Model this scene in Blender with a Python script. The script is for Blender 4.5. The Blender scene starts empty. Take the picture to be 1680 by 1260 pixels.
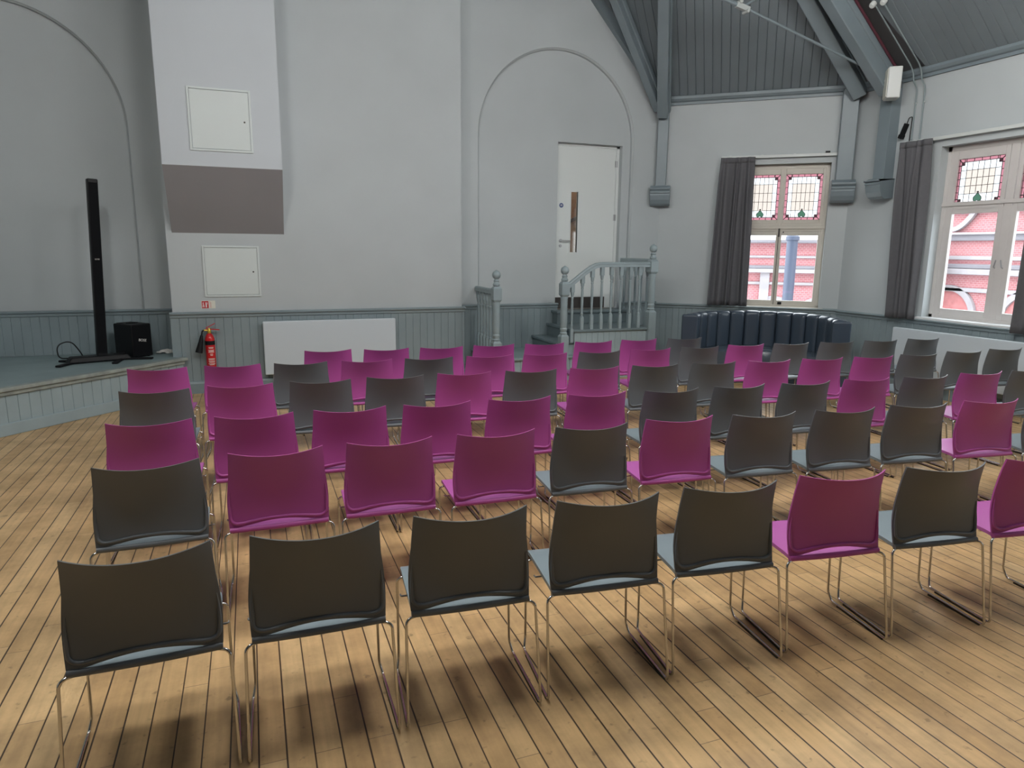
import bpy, bmesh, math, random
from mathutils import Vector, Matrix
random.seed(7)
sc = bpy.context.scene
COL = sc.collection
PI = math.pi
V = Vector

# ------------------------------------------------------------------ materials
def srgb(r, g, b):
    def f(c):
        c /= 255.0
        return c / 12.92 if c <= 0.04045 else ((c + 0.055) / 1.055) ** 2.4
    return (f(r), f(g), f(b), 1.0)

def mat(name, col, rough=0.5, metal=0.0, spec=0.5, noise=0.0, nscale=8.0, bump=0.0, bscale=60.0, coat=0.0):
    m = bpy.data.materials.new(name); m.use_nodes = True
    nt = m.node_tree; b = nt.nodes['Principled BSDF']
    b.inputs['Base Color'].default_value = col
    b.inputs['Roughness'].default_value = rough
    b.inputs['Metallic'].default_value = metal
    b.inputs['Specular IOR Level'].default_value = spec
    b.inputs['Coat Weight'].default_value = coat
    tc = nt.nodes.new('ShaderNodeTexCoord')
    if noise > 0:
        n = nt.nodes.new('ShaderNodeTexNoise'); n.inputs['Scale'].default_value = nscale
        n.inputs['Detail'].default_value = 5
        nt.links.new(tc.outputs['Object'], n.inputs['Vector'])
        r = nt.nodes.new('ShaderNodeMapRange')
        r.inputs['From Min'].default_value = 0.3; r.inputs['From Max'].default_value = 0.7
        r.inputs['To Min'].default_value = 1 - noise; r.inputs['To Max'].default_value = 1 + noise
        nt.links.new(n.outputs['Fac'], r.inputs['Value'])
        mx = nt.nodes.new('ShaderNodeVectorMath'); mx.operation = 'SCALE'
        mx.inputs[0].default_value = col[:3]
        nt.links.new(r.outputs['Result'], mx.inputs['Scale'])
        nt.links.new(mx.outputs['Vector'], b.inputs['Base Color'])
    if bump > 0:
        n2 = nt.nodes.new('ShaderNodeTexNoise'); n2.inputs['Scale'].default_value = bscale
        n2.inputs['Detail'].default_value = 3
        nt.links.new(tc.outputs['Object'], n2.inputs['Vector'])
        bp = nt.nodes.new('ShaderNodeBump'); bp.inputs['Strength'].default_value = bump
        bp.inputs['Distance'].default_value = 0.004
        nt.links.new(n2.outputs['Fac'], bp.inputs['Height'])
        nt.links.new(bp.outputs['Normal'], b.inputs['Normal'])
    return m

def emis(name, col, s):
    m = bpy.data.materials.new(name); m.use_nodes = True
    nt = m.node_tree; nt.nodes.clear()
    e = nt.nodes.new('ShaderNodeEmission'); e.inputs['Color'].default_value = col; e.inputs['Strength'].default_value = s
    o = nt.nodes.new('ShaderNodeOutputMaterial'); nt.links.new(e.outputs[0], o.inputs[0])
    return m

def glass(name, tint, gloss=0.06, diffuse=0.0):
    m = bpy.data.materials.new(name); m.use_nodes = True
    nt = m.node_tree; nt.nodes.clear()
    t = nt.nodes.new('ShaderNodeBsdfTransparent'); t.inputs['Color'].default_value = tint
    g = nt.nodes.new('ShaderNodeBsdfGlossy'); g.inputs['Roughness'].default_value = 0.03
    mx = nt.nodes.new('ShaderNodeMixShader'); mx.inputs[0].default_value = gloss
    o = nt.nodes.new('ShaderNodeOutputMaterial')
    src = t.outputs[0]
    if diffuse > 0:
        tr = nt.nodes.new('ShaderNodeBsdfTranslucent'); tr.inputs['Color'].default_value = tint
        m2 = nt.nodes.new('ShaderNodeMixShader'); m2.inputs[0].default_value = diffuse
        nt.links.new(t.outputs[0], m2.inputs[1]); nt.links.new(tr.outputs[0], m2.inputs[2])
        src = m2.outputs[0]
    nt.links.new(src, mx.inputs[1]); nt.links.new(g.outputs[0], mx.inputs[2])
    nt.links.new(mx.outputs[0], o.inputs[0])
    return m

def floor_mat():
    m = bpy.data.materials.new('wood_floor'); m.use_nodes = True
    nt = m.node_tree; N = nt.nodes; L = nt.links; b = N['Principled BSDF']
    def M(op, a, b_=None, c=None):
        n = N.new('ShaderNodeMath'); n.operation = op
        for i, x in enumerate((a, b_, c)):
            if x is None: continue
            if isinstance(x, (int, float)): n.inputs[i].default_value = x
            else: L.new(x, n.inputs[i])
        return n.outputs[0]
    g = N.new('ShaderNodeNewGeometry'); s = N.new('ShaderNodeSeparateXYZ'); L.new(g.outputs['Position'], s.inputs[0])
    W = 0.0925
    xs = M('DIVIDE', M('ADD', s.outputs['X'], 50.02), W)
    xi = M('FLOOR', xs); xf = M('FRACT', xs)
    wn = N.new('ShaderNodeTexWhiteNoise'); wn.noise_dimensions = '1D'; L.new(xi, wn.inputs['W'])
    ys = M('ADD', M('DIVIDE', M('ADD', s.outputs['Y'], 50), 1.35), M('MULTIPLY', wn.outputs['Value'], 7.3))
    yi = M('FLOOR', ys); yf = M('FRACT', ys)
    cv = N.new('ShaderNodeCombineXYZ'); L.new(xi, cv.inputs[0]); L.new(yi, cv.inputs[1])
    w2 = N.new('ShaderNodeTexWhiteNoise'); w2.noise_dimensions = '2D'; L.new(cv.outputs[0], w2.inputs['Vector'])
    rp = N.new('ShaderNodeValToRGB'); L.new(w2.outputs['Value'], rp.inputs[0])
    e = rp.color_ramp.elements
    e[0].position = 0; e[0].color = (0.54, 0.345, 0.16, 1)
    e[1].position = 1; e[1].color = (0.67, 0.46, 0.235, 1)
    for p, c in ((0.25, (0.585, 0.38, 0.183, 1)), (0.55, (0.63, 0.422, 0.208, 1)), (0.8, (0.60, 0.395, 0.19, 1))):
        q = e.new(p); q.color = c
    # grain, stretched along the boards
    mp = N.new('ShaderNodeMapping'); mp.inputs['Scale'].default_value = (38, 2.2, 1); L.new(g.outputs['Position'], mp.inputs[0])
    gn = N.new('ShaderNodeTexNoise'); gn.inputs['Scale'].default_value = 1; gn.inputs['Detail'].default_value = 6; L.new(mp.outputs[0], gn.inputs[0])
    gr = N.new('ShaderNodeMapRange'); gr.inputs[1].default_value = 0.3; gr.inputs[2].default_value = 0.7; gr.inputs[3].default_value = 0.88; gr.inputs[4].default_value = 1.08
    L.new(gn.outputs['Fac'], gr.inputs[0])
    # wear and dirt in blotches
    bn = N.new('ShaderNodeTexNoise'); bn.inputs['Scale'].default_value = 3.1; bn.inputs['Detail'].default_value = 7; bn.inputs['Roughness'].default_value = 0.65; L.new(g.outputs['Position'], bn.inputs[0])
    br = N.new('ShaderNodeMapRange'); br.inputs[1].default_value = 0.36; br.inputs[2].default_value = 0.6; br.inputs[3].default_value = 0.74; br.inputs[4].default_value = 1.04
    L.new(bn.outputs['Fac'], br.inputs[0])
    sn = N.new('ShaderNodeTexNoise'); sn.inputs['Scale'].default_value = 21; sn.inputs['Detail'].default_value = 4; L.new(g.outputs['Position'], sn.inputs[0])
    sr = N.new('ShaderNodeMapRange'); sr.inputs[1].default_value = 0.27; sr.inputs[2].default_value = 0.36; sr.inputs[3].default_value = 0.6; sr.inputs[4].default_value = 1.0
    L.new(sn.outputs['Fac'], sr.inputs[0])
    k = M('MULTIPLY', M('MULTIPLY', gr.outputs[0], br.outputs[0]), sr.outputs[0])
    # joints filled with dark dirt
    dx = M('MULTIPLY', M('MINIMUM', xf, M('SUBTRACT', 1.0, xf)), W)
    dy = M('MULTIPLY', M('MINIMUM', yf, M('SUBTRACT', 1.0, yf)), 1.35)
    wv = M('ADD', M('MULTIPLY', wn.outputs['Value'], 0.0016), 0.0012)
    jx = N.new('ShaderNodeMapRange'); L.new(dx, jx.inputs[0]); L.new(wv, jx.inputs[1]); L.new(M('ADD', wv, 0.0016), jx.inputs[2])
    jy = N.new('ShaderNodeMapRange'); L.new(dy, jy.inputs[0]); jy.inputs[1].default_value = 0.0006; jy.inputs[2].default_value = 0.002
    j = M('MULTIPLY', jx.outputs[0], M('ADD', M('MULTIPLY', jy.outputs[0], 0.7), 0.3))
    sc1 = N.new('ShaderNodeVectorMath'); sc1.operation = 'SCALE'; L.new(rp.outputs[0], sc1.inputs[0]); L.new(k, sc1.inputs['Scale'])
    mx = N.new('ShaderNodeMix'); mx.data_type = 'RGBA'; L.new(j, mx.inputs[0])
    mx.inputs[6].default_value = (0.055, 0.035, 0.02, 1); L.new(sc1.outputs[0], mx.inputs[7])
    L.new(mx.outputs[2], b.inputs['Base Color'])
    rr = N.new('ShaderNodeMapRange'); rr.inputs[1].default_value = 0.35; rr.inputs[2].default_value = 0.65; rr.inputs[3].default_value = 0.46; rr.inputs[4].default_value = 0.33
    L.new(bn.outputs['Fac'], rr.inputs[0]); L.new(rr.outputs[0], b.inputs['Roughness'])
    bp = N.new('ShaderNodeBump'); bp.inputs['Strength'].default_value = 0.35; bp.inputs['Distance'].default_value = 0.002
    L.new(j, bp.inputs['Height']); L.new(bp.outputs[0], b.inputs['Normal'])
    return m

def brick_mat():
    m = bpy.data.materials.new('red_brick'); m.use_nodes = True
    nt = m.node_tree; N = nt.nodes; L = nt.links; b = N['Principled BSDF']
    g = N.new('ShaderNodeTexCoord')
    mp = N.new('ShaderNodeMapping'); mp.inputs['Rotation'].default_value = (PI/2, 0, 0); L.new(g.outputs['Object'], mp.inputs[0])
    t = N.new('ShaderNodeTexBrick'); t.inputs['Scale'].default_value = 4.4
    t.inputs['Color1'].default_value = (0.33, 0.115, 0.125, 1); t.inputs['Color2'].default_value = (0.37, 0.145, 0.155, 1)
    t.inputs['Mortar'].default_value = (0.42, 0.29, 0.30, 1); t.inputs['Mortar Size'].default_value = 0.02
    L.new(mp.outputs[0], t.inputs[0]); L.new(t.outputs['Color'], b.inputs['Base Color'])
    b.inputs['Roughness'].default_value = 0.9
    return m

WALL = mat('wall_paint', (0.455, 0.495, 0.51, 1), 0.6, noise=0.035, nscale=1.3, bump=0.12, bscale=35)
WHITEW = mat('white_paint', (0.60, 0.655, 0.65, 1), 0.5, noise=0.02, nscale=2)
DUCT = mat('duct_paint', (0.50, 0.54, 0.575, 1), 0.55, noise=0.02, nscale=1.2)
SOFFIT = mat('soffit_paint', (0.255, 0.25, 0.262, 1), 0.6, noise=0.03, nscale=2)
PANELG = mat('grey_green_paint', (0.235, 0.29, 0.31, 1), 0.42, noise=0.06, nscale=3)
PANELD = mat('dark_grey_green_paint', (0.145, 0.19, 0.205, 1), 0.42, noise=0.06, nscale=3)
STAGEF = mat('stage_paint', (0.22, 0.29, 0.30, 1), 0.5, noise=0.12, nscale=2.5, bump=0.1, bscale=30)
STAGEP = mat('stage_panel_paint', (0.30, 0.375, 0.40, 1), 0.45, noise=0.06, nscale=4)
NOSING = mat('worn_nosing', (0.27, 0.30, 0.28, 1), 0.55, noise=0.25, nscale=9)
BEAM = mat('beam_paint', (0.195, 0.24, 0.265, 1), 0.42, noise=0.07, nscale=2)
CEIL = mat('ceiling_boards_paint', (0.155, 0.185, 0.205, 1), 0.5, noise=0.08, nscale=1.6)
RAILP = mat('banister_paint', (0.27, 0.335, 0.355, 1), 0.36, noise=0.06, nscale=6)
FLOOR = floor_mat()
SKIRT = mat('skirting_paint', (0.20, 0.255, 0.275, 1), 0.4, noise=0.1, nscale=6)
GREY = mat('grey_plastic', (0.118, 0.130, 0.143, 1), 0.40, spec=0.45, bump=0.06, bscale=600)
GREYS = mat('grey_seat_lit', (0.20, 0.25, 0.275, 1), 0.42, spec=0.55, bump=0.06, bscale=600)  # same plastic made lighter, overhead light put into the seat colour
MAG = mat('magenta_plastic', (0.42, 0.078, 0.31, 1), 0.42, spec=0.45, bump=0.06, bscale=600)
MAGS = mat('magenta_seat_lit', (0.43, 0.105, 0.365, 1), 0.42, spec=0.55, bump=0.06, bscale=600)  # lighter copy of the magenta plastic, lit look of upturned seats painted in
CHROME = mat('chrome', (0.62, 0.60, 0.57, 1), 0.16, metal=1.0)
GLIDE = mat('black_rubber', (0.02, 0.02, 0.021, 1), 0.6)
BLACK = mat('black_plastic', (0.006, 0.0065, 0.008, 1), 0.5, spec=0.25)
GRILLE = mat('black_grille', (0.004, 0.0045, 0.006, 1), 0.8, spec=0.15)
LEATH = mat('navy_leather', (0.042, 0.06, 0.085, 1), 0.31, spec=0.6, bump=0.12, bscale=120)
LEATHS = mat('navy_seat_leather', (0.06, 0.08, 0.105, 1), 0.27, spec=0.6, bump=0.12, bscale=120)
WFRAME = mat('cream_window_paint', (0.56, 0.53, 0.47, 1), 0.45, noise=0.03, nscale=5)
WFRAME2 = mat('white_window_paint', (0.60, 0.575, 0.56, 1), 0.45, noise=0.03, nscale=5)
SILL = mat('white_gloss_paint', (0.74, 0.76, 0.78, 1), 0.3)
CURT = mat('charcoal_curtain', (0.105, 0.105, 0.115, 1), 0.8, noise=0.05, nscale=30)
PANE = glass('clear_glass', (0.96, 0.97, 0.97, 1), 0.05)
LEADW = glass('obscured_glass', (0.26, 0.265, 0.27, 1), 0.04, 0.35)
LEADB = glass('beige_glass', (0.20, 0.175, 0.155, 1), 0.04, 0.35)
LEADP = glass('pink_glass', (0.15, 0.062, 0.075, 1), 0.04, 0.35)
LEADG = glass('green_glass', (0.085, 0.19, 0.125, 1), 0.04, 0.35)
CAME = mat('lead_came', (0.03, 0.027, 0.028, 1), 0.6)
STEEL = mat('brushed_steel', (0.45, 0.46, 0.47, 1), 0.3, metal=1.0)
DARKM = mat('dark_metal', (0.06, 0.058, 0.055, 1), 0.4, metal=0.6)
KICK = mat('bronze_kick_plate', (0.085, 0.075, 0.07, 1), 0.3, metal=0.7)
DOORP = mat('door_paint', (0.66, 0.70, 0.695, 1), 0.4)
RED = mat('red_enamel', (0.55, 0.012, 0.016, 1), 0.3)
SIGNR = mat('sign_red', (0.50, 0.018, 0.03, 1), 0.5)
SIGNW = mat('sign_cream', (0.70, 0.70, 0.62, 1), 0.5)
WHITE = mat('white_plastic', (0.6, 0.63, 0.62, 1), 0.4)
RADW = mat('radiator_enamel', (0.56, 0.62, 0.67, 1), 0.35)
PAPER = mat('white_print', (0.75, 0.73, 0.70, 1), 0.6)
BLUE = mat('sign_blue', (0.025, 0.06, 0.20, 1), 0.5)
YELL = mat('brass_valve', (0.55, 0.40, 0.07, 1), 0.35, metal=0.6)
PIPER = mat('red_pipe_paint', (0.085, 0.022, 0.035, 1), 0.45)
PIPEG = mat('grey_conduit', (0.23, 0.28, 0.29, 1), 0.4)
PIPEW = mat('pale_conduit', (0.42, 0.45, 0.45, 1), 0.45)
BRICK = brick_mat()
STONE = mat('pale_stone', (0.29, 0.27, 0.285, 1), 0.8, noise=0.1, nscale=2)
STONED = mat('grey_stone', (0.17, 0.16, 0.18, 1), 0.8, noise=0.1, nscale=2)
POLE = mat('blue_grey_steel', (0.05, 0.062, 0.10, 1), 0.5)
WOODB = mat('brown_wood', (0.22, 0.125, 0.07, 1), 0.5, noise=0.15, nscale=12)
WOODL = mat('pale_wood', (0.42, 0.29, 0.20, 1), 0.5, noise=0.1, nscale=12)
PATCH = mat('dark_wood_patch', (0.16, 0.07, 0.035, 1), 0.4, noise=0.15, nscale=30)
ASPH = mat('street_asphalt', (0.16, 0.16, 0.165, 1), 0.9, noise=0.1, nscale=2)
ROOFT = mat('red_roof_tiles', (0.40, 0.15, 0.15, 1), 0.8, noise=0.15, nscale=6)

# ------------------------------------------------------------------ mesh helpers
class MB:
    def __init__(s): s.bm = bmesh.new(); s.mi = 0
    def _v(s, pts): return [s.bm.verts.new(p) for p in pts]
    def face(s, pts, mi=None):
        f = s.bm.faces.new(s._v(pts)); f.material_index = s.mi if mi is None else mi; return f
    def _q(s, vs, mi=None):
        try:
            f = s.bm.faces.new(vs); f.material_index = s.mi if mi is None else mi; return f
        except ValueError: return None
    def box(s, c, d, M=None):
        c = V(c); h = V(d) / 2
        p = [V((sx*h.x, sy*h.y, sz*h.z)) for sx in (-1, 1) for sy in (-1, 1) for sz in (-1, 1)]
        if M is not None: p = [M @ q for q in p]
        v = s._v([c + q for q in p])
        for f in ((0,1,3,2),(4,6,7,5),(0,4,5,1),(2,3,7,6),(0,2,6,4),(1,5,7,3)): s._q([v[i] for i in f])
        return s
    def box2(s, a, b):
        a = V(a); b = V(b); return s.box((a+b)/2, (abs(b.x-a.x), abs(b.y-a.y), abs(b.z-a.z)))
    def obox(s, P, X, Y, Z, a, b):
        """box from corner coordinates a to b in the frame P, X, Y, Z"""
        P = V(P); X = V(X); Y = V(Y); Z = V(Z)
        v = []
        for i in (a[0], b[0]):
            for j in (a[1], b[1]):
                for k in (a[2], b[2]): v.append(P + X*i + Y*j + Z*k)
        v = s._v(v)
        for f in ((0,1,3,2),(4,6,7,5),(0,4,5,1),(2,3,7,6),(0,2,6,4),(1,5,7,3)): s._q([v[i] for i in f])
        return s
    def bar(s, p, q, w, h, up=(0,0,1)):
        p = V(p); q = V(q); d = q-p; Z = d.normalized(); X = V(up).cross(Z)
        if X.length < 1e-4: X = V((1,0,0)).cross(Z)
        X.normalize(); Y = Z.cross(X)
        return s.obox(p, X, Y, Z, (-w/2, -h/2, 0), (w/2, h/2, d.length))
    def tube(s, pts, r, n=8, closed=False, cap=True):
        pts = [V(p) for p in pts]; m = len(pts); rings = []
        rr = r if isinstance(r, (list, tuple)) else [r]*m
        N0 = None
        for i, p in enumerate(pts):
            a = pts[i-1] if (i > 0 or closed) else p
            b = pts[(i+1) % m] if (i < m-1 or closed) else p
            T = (b-a).normalized()
            if N0 is None:
                N0 = T.cross(V((0,0,1)))
                if N0.length < 0.05: N0 = T.cross(V((1,0,0)))
            N0 = (N0 - T*N0.dot(T)); N0.normalize(); B = T.cross(N0)
            rings.append(s._v([p + (N0*math.cos(2*PI*k/n) + B*math.sin(2*PI*k/n))*rr[i] for k in range(n)]))
        for i in range(m if closed else m-1):
            A = rings[i]; Bq = rings[(i+1) % m]
            for k in range(n): s._q([A[k], A[(k+1) % n], Bq[(k+1) % n], Bq[k]])
        if cap and not closed:
            s._q(rings[0][::-1]); s._q(rings[-1])
        return s
    def lathe(s, prof, c=(0,0,0), n=20, M=None):
        c = V(c); rings = []
        for r, z in prof:
            ring = []
            for k in range(n):
                p = V((r*math.cos(2*PI*k/n), r*math.sin(2*PI*k/n), z))
                if M is not None: p = M @ p
                ring.append(c+p)
            rings.append(s._v(ring))
        for i in range(len(rings)-1):
            for k in range(n): s._q([rings[i][k], rings[i][(k+1) % n], rings[i+1][(k+1) % n], rings[i+1][k]])
        s._q(rings[0][::-1]); s._q(rings[-1]); return s
    def prism(s, poly, ax, length):
        """extrude closed polygon (3d points) along vector ax*length"""
        d = V(ax)*length; a = s._v([V(p) for p in poly]); b = s._v([V(p)+d for p in poly]); n = len(a)
        s._q(a[::-1]); s._q(b)
        for i in range(n): s._q([a[i], a[(i+1) % n], b[(i+1) % n], b[i]])
        return s
    def grid(s, fn, nu, nv, wrap=False, skip=None):
        g = [[s.bm.verts.new(fn(i/nu, j/nv)) for i in range(nu if wrap else nu+1)] for j in range(nv+1)]
        W = len(g[0])
        for j in range(nv):
            for i in range(nu):
                if skip and skip(i, j): continue
                s._q([g[j][i], g[j][(i+1) % W], g[j+1][(i+1) % W], g[j+1][i]])
        return g
    def build(s, name, m=None, parent=None, smooth=False, bevel=0, seg=2, loc=None, angle=35, weld=False):
        if weld: bmesh.ops.remove_doubles(s.bm, verts=s.bm.verts, dist=1e-5)
        bmesh.ops.recalc_face_normals(s.bm, faces=s.bm.faces)
        me = bpy.data.meshes.new(name); s.bm.to_mesh(me); s.bm.free()
        for x in (m if isinstance(m, (list, tuple)) else [m]): me.materials.append(x)
        o = bpy.data.objects.new(name, me); COL.objects.link(o)
        if smooth:
            me.polygons.foreach_set('use_smooth', [True]*len(me.polygons))
            try: me.set_sharp_from_angle(angle=math.radians(angle))
            except Exception: pass
        if parent is not None: o.parent = parent
        if loc is not None: o.location = loc
        if bevel > 0:
            md = o.modifiers.new('bevel', 'BEVEL'); md.width = bevel; md.segments = seg; md.limit_method = 'ANGLE'; md.angle_limit = math.radians(40)
        return o

def fillet(pts, r=0.03, n=5):
    pts = [V(p) for p in pts]; out = [pts[0]]
    for i in range(1, len(pts)-1):
        p = pts[i]; a = pts[i-1]-p; b = pts[i+1]-p
        rr = min(r, a.length*0.49, b.length*0.49)
        A = p + a.normalized()*rr; B = p + b.normalized()*rr
        for k in range(n+1):
            t = k/n; out.append(A*(1-t)**2 + p*2*t*(1-t) + B*t*t)
    out.append(pts[-1]); return out

def tag(o, label=None, cat=None, group=None, kind=None):
    if label: o['label'] = label
    if cat: o['category'] = cat
    if group: o['group'] = group
    if kind: o['kind'] = kind
    return o
def empty(name, loc=(0,0,0), rz=0):
    o = bpy.data.objects.new(name, None); COL.objects.link(o); o.location = loc; o.rotation_euler = (0,0,rz); o.empty_display_size = 0.1
    return o
def struct(o, label=None, cat=None):
    o['kind'] = 'structure'
    if label: o['label'] = label
    if cat: o['category'] = cat
    return o
def thing(name, label, cat, group=None, loc=(0,0,0), rz=0):
    return tag(empty(name, loc, rz), label, cat, group)
def copy_tree(o, parent=None):
    c = o.copy(); COL.objects.link(c)
    if parent is not None: c.parent = parent
    for ch in list(o.children): copy_tree(ch, c)
    return c
def text_mesh(txt, size, name, m, parent, M, extrude=0.0004):
    cu = bpy.data.curves.new(name, 'FONT'); cu.body = txt; cu.size = size; cu.extrude = extrude; cu.align_x = 'CENTER'; cu.align_y = 'CENTER'
    to = bpy.data.objects.new('tmp_text', cu); COL.objects.link(to)
    bpy.context.view_layer.update()
    me = bpy.data.meshes.new_from_object(to); bpy.data.objects.remove(to)
    me.materials.clear(); me.materials.append(m); me.transform(M)
    o = bpy.data.objects.new(name, me); COL.objects.link(o); o.parent = parent
    return o

def board_sheet(mb, P, U, Vd, Nn, ulen, vlen, w=0.095, g=0.006, d=0.006, clips=(), u0=0.0):
    """tongue and groove boards: V grooves of real depth, N points to the room"""
    P = V(P); U = V(U).normalized(); Vd = V(Vd).normalized(); Nn = V(Nn).normalized()
    prof = []; u = 0.0
    first = True
    while u < ulen - 1e-6:
        e = min(u + w, ulen)
        prof += [(u, -d), (min(u+g, e), 0), (max(e-g, u), 0)]
        u = e
    prof.append((ulen, -d))
    bm = bmesh.new()
    a = [bm.verts.new(P + U*(x+u0) + Nn*y) for x, y in prof]; b = [bm.verts.new(P + U*(x+u0) + Nn*y + Vd*vlen) for x, y in prof]
    for i in range(len(prof)-1):
        f = bm.faces.new((a[i], a[i+1], b[i+1], b[i]))
    for co, no in clips:
        geom = bm.verts[:] + bm.edges[:] + bm.faces[:]
        bmesh.ops.bisect_plane(bm, geom=geom, plane_co=co, plane_no=no, clear_outer=True, dist=1e-6)
    me = bpy.data.meshes.new('t'); bm.to_mesh(me); bm.free()
    mb.bm.from_mesh(me); bpy.data.meshes.remove(me)
    return mb

# ------------------------------------------------------------------ layout numbers
YB, YL, YR = 8.95, 9.55, 9.25           # chimney breast, stage recess, door recess
XB0, XB1 = -0.88, 2.65
XR = 7.8; XLW = -6.1; YREAR = -6.0
C1 = V((5.85, 9.25, 0)); C2 = V((7.8, 7.55, 0))
DW = (C2-C1).normalized(); NW = V((-DW.y, DW.x, 0))      # along the corner wall, and outward
LW1 = (C2-C1).length
ZE = 3.86; DADO = 0.965
ZS = 0.45                                # stage
XM = 0.85                                # ridge line
ZTOP = 10.6

# ------------------------------------------------------------------ camera
f_px, pitch, roll, camh, yaw = 1127.4, math.radians(11.05), math.radians(0.55), 1.736, math.radians(20.718)
cy, sy = math.cos(yaw), math.sin(yaw)
fw = V((sy*math.cos(pitch), cy*math.cos(pitch), -math.sin(pitch))); rt = V((cy, -sy, 0)); up = rt.cross(fw)
rt2 = rt*math.cos(roll) + up*math.sin(roll); up2 = -rt*math.sin(roll) + up*math.cos(roll)
cd = bpy.data.cameras.new('camera'); cd.sensor_width = 36; cd.sensor_fit = 'HORIZONTAL'; cd.lens = f_px/1680*36
cd.clip_start = 0.05; cd.clip_end = 300
cam = bpy.data.objects.new('camera', cd); COL.objects.link(cam)
M = Matrix.Identity(4)
for i in range(3): M[i][0] = rt2[i]; M[i][1] = up2[i]; M[i][2] = -fw[i]; M[i][3] = (0, 0, camh)[i]
cam.matrix_world = M
sc.camera = cam

# ------------------------------------------------------------------ room shell
mb = MB(); mb.box2((XLW-0.3, YREAR-0.3, -0.2), (XR+0.35, 9.9, 0)); fl = struct(mb.build('floor', FLOOR), 'worn honey coloured floorboards running away from the viewer')
mb = MB(); mb.box2((-0.02, 1.575, 0.0003), (0.072, 1.68, 0.0012)); mb.build('repair_patch', PATCH, fl)['label'] = 'dark brown patched piece of floorboard'

def arch_wall(mb, x0, x1, y, ztop, cx, r, zs, zb, depth, hole=None):
    """front wall with a shallow round-headed blind arch; recess at y+depth, rounded arris"""
    n = 40
    arc = [(cx + r*math.cos(PI*k/n), zs + r*math.sin(PI*k/n)) for k in range(n+1)]     # right to left
    outline = [(cx+r, zb)] + arc + [(cx-r, zb)]
    # front face: strips from arch to bounds
    def F(p, yy=y): return (p[0], yy, p[1])
    mb.face([F((x0, zb)), F((cx-r, zb)), F((cx-r, zs)), F((x0, zs))])
    mb.face([F((cx+r, zb)), F((x1, zb)), F((x1, zs)), F((cx+r, zs))])
    half = n//2
    # right side above the springing
    pts = [arc[k] for k in range(half+1)]
    for k in range(half):
        a, b = pts[k], pts[k+1]
        mb.face([F(a), F((x1, a[1])), F((x1, b[1])), F(b)])
    pts = [arc[n-k] for k in range(half+1)]
    for k in range(half):
        a, b = pts[k], pts[k+1]
        mb.face([F(a), F(b), F((x0, b[1])), F((x0, a[1]))])
    mb.face([F((x0, zs+r)), F((x1, zs+r)), F((x1, ztop)), F((x0, ztop))])
    # rounded bead and reveal
    prof = [(-0.0, 0.0), (-0.004, 0.012), (-0.016, 0.024), (-0.02, 0.03), (-0.02, depth)]
    rows = []
    cpts = [(1, 0, zb)] + [(math.cos(PI*k/n), math.sin(PI*k/n), None) for k in range(n+1)] + [(-1, 0, zb)]
    for (dx, dz, zz) in cpts:
        row = []
        for (o, d) in prof:
            rr = r + o
            row.append(mb.bm.verts.new((cx + rr*dx, y + d, (zs + rr*dz) if zz is None else zz)))
        rows.append(row)
    for i in range(len(rows)-1):
        for j in range(len(prof)-1): mb._q([rows[i][j], rows[i][j+1], rows[i+1][j+1], rows[i+1][j]])
    yy = y + depth
    if hole is None:
        mb.face([(cx + (r-0.0)*c_[0], yy, (zs + r*c_[1]) if c_[2] is None else zb) for c_ in cpts])
    else:
        h0, h1, hz = hole
        a = [(x, yy, z) for x, z in outline]
        # recess face with a door opening: left strip, right strip, head with arc
        mb.face([(cx-r, yy, zb), (h0, yy, zb), (h0, yy, zs), (cx-r, yy, zs)])
        mb.face([(h1, yy, zb), (cx+r, yy, zb), (cx+r, yy, zs), (h1, yy, zs)])
        if hz < zs:
            mb.face([(h0, yy, hz), (h1, yy, hz), (h1, yy, zs), (h0, yy, zs)])
            mb.face([(x, yy, z) for x, z in arc])
        else:
            raise ValueError

mb = MB()
# breast (front, returns) and the two recess walls with blind arches, one plaster wall
mb.face([(XB0, YB, 0), (XB1, YB, 0), (XB1, YB, ZTOP), (XB0, YB, ZTOP)])
mb.face([(XB0, YB, 0), (XB0, YL+0.1, 0), (XB0, YL+0.1, ZTOP), (XB0, YB, ZTOP)])
mb.face([(XB1, YB, 0), (XB1, YR+0.1, 0), (XB1, YR+0.1, ZTOP), (XB1, YB, ZTOP)])
arch_wall(mb, XLW, XB0, YL, ZTOP, -2.52, 1.28, 3.105, 0.0, 0.07)
arch_wall(mb, XB1, C1.x+0.1, YR, ZTOP, 4.175, 1.20, 3.26, 0.0, 0.07, hole=(4.19, 5.225, 3.245))
# reveals of the door opening
for x in (4.19, 5.225): mb.face([(x, YR+0.07, 0), (x, YR+0.2, 0), (x, YR+0.2, 3.245), (x, YR+0.07, 3.245)])
mb.face([(4.19, YR+0.07, 3.245), (5.225, YR+0.07, 3.245), (5.225, YR+0.2, 3.245), (4.19, YR+0.2, 3.245)])
struct(mb.build('wall_back', WALL, smooth=True, angle=25), 'pale grey plaster end wall with chimney breast and blind arches')

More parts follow.
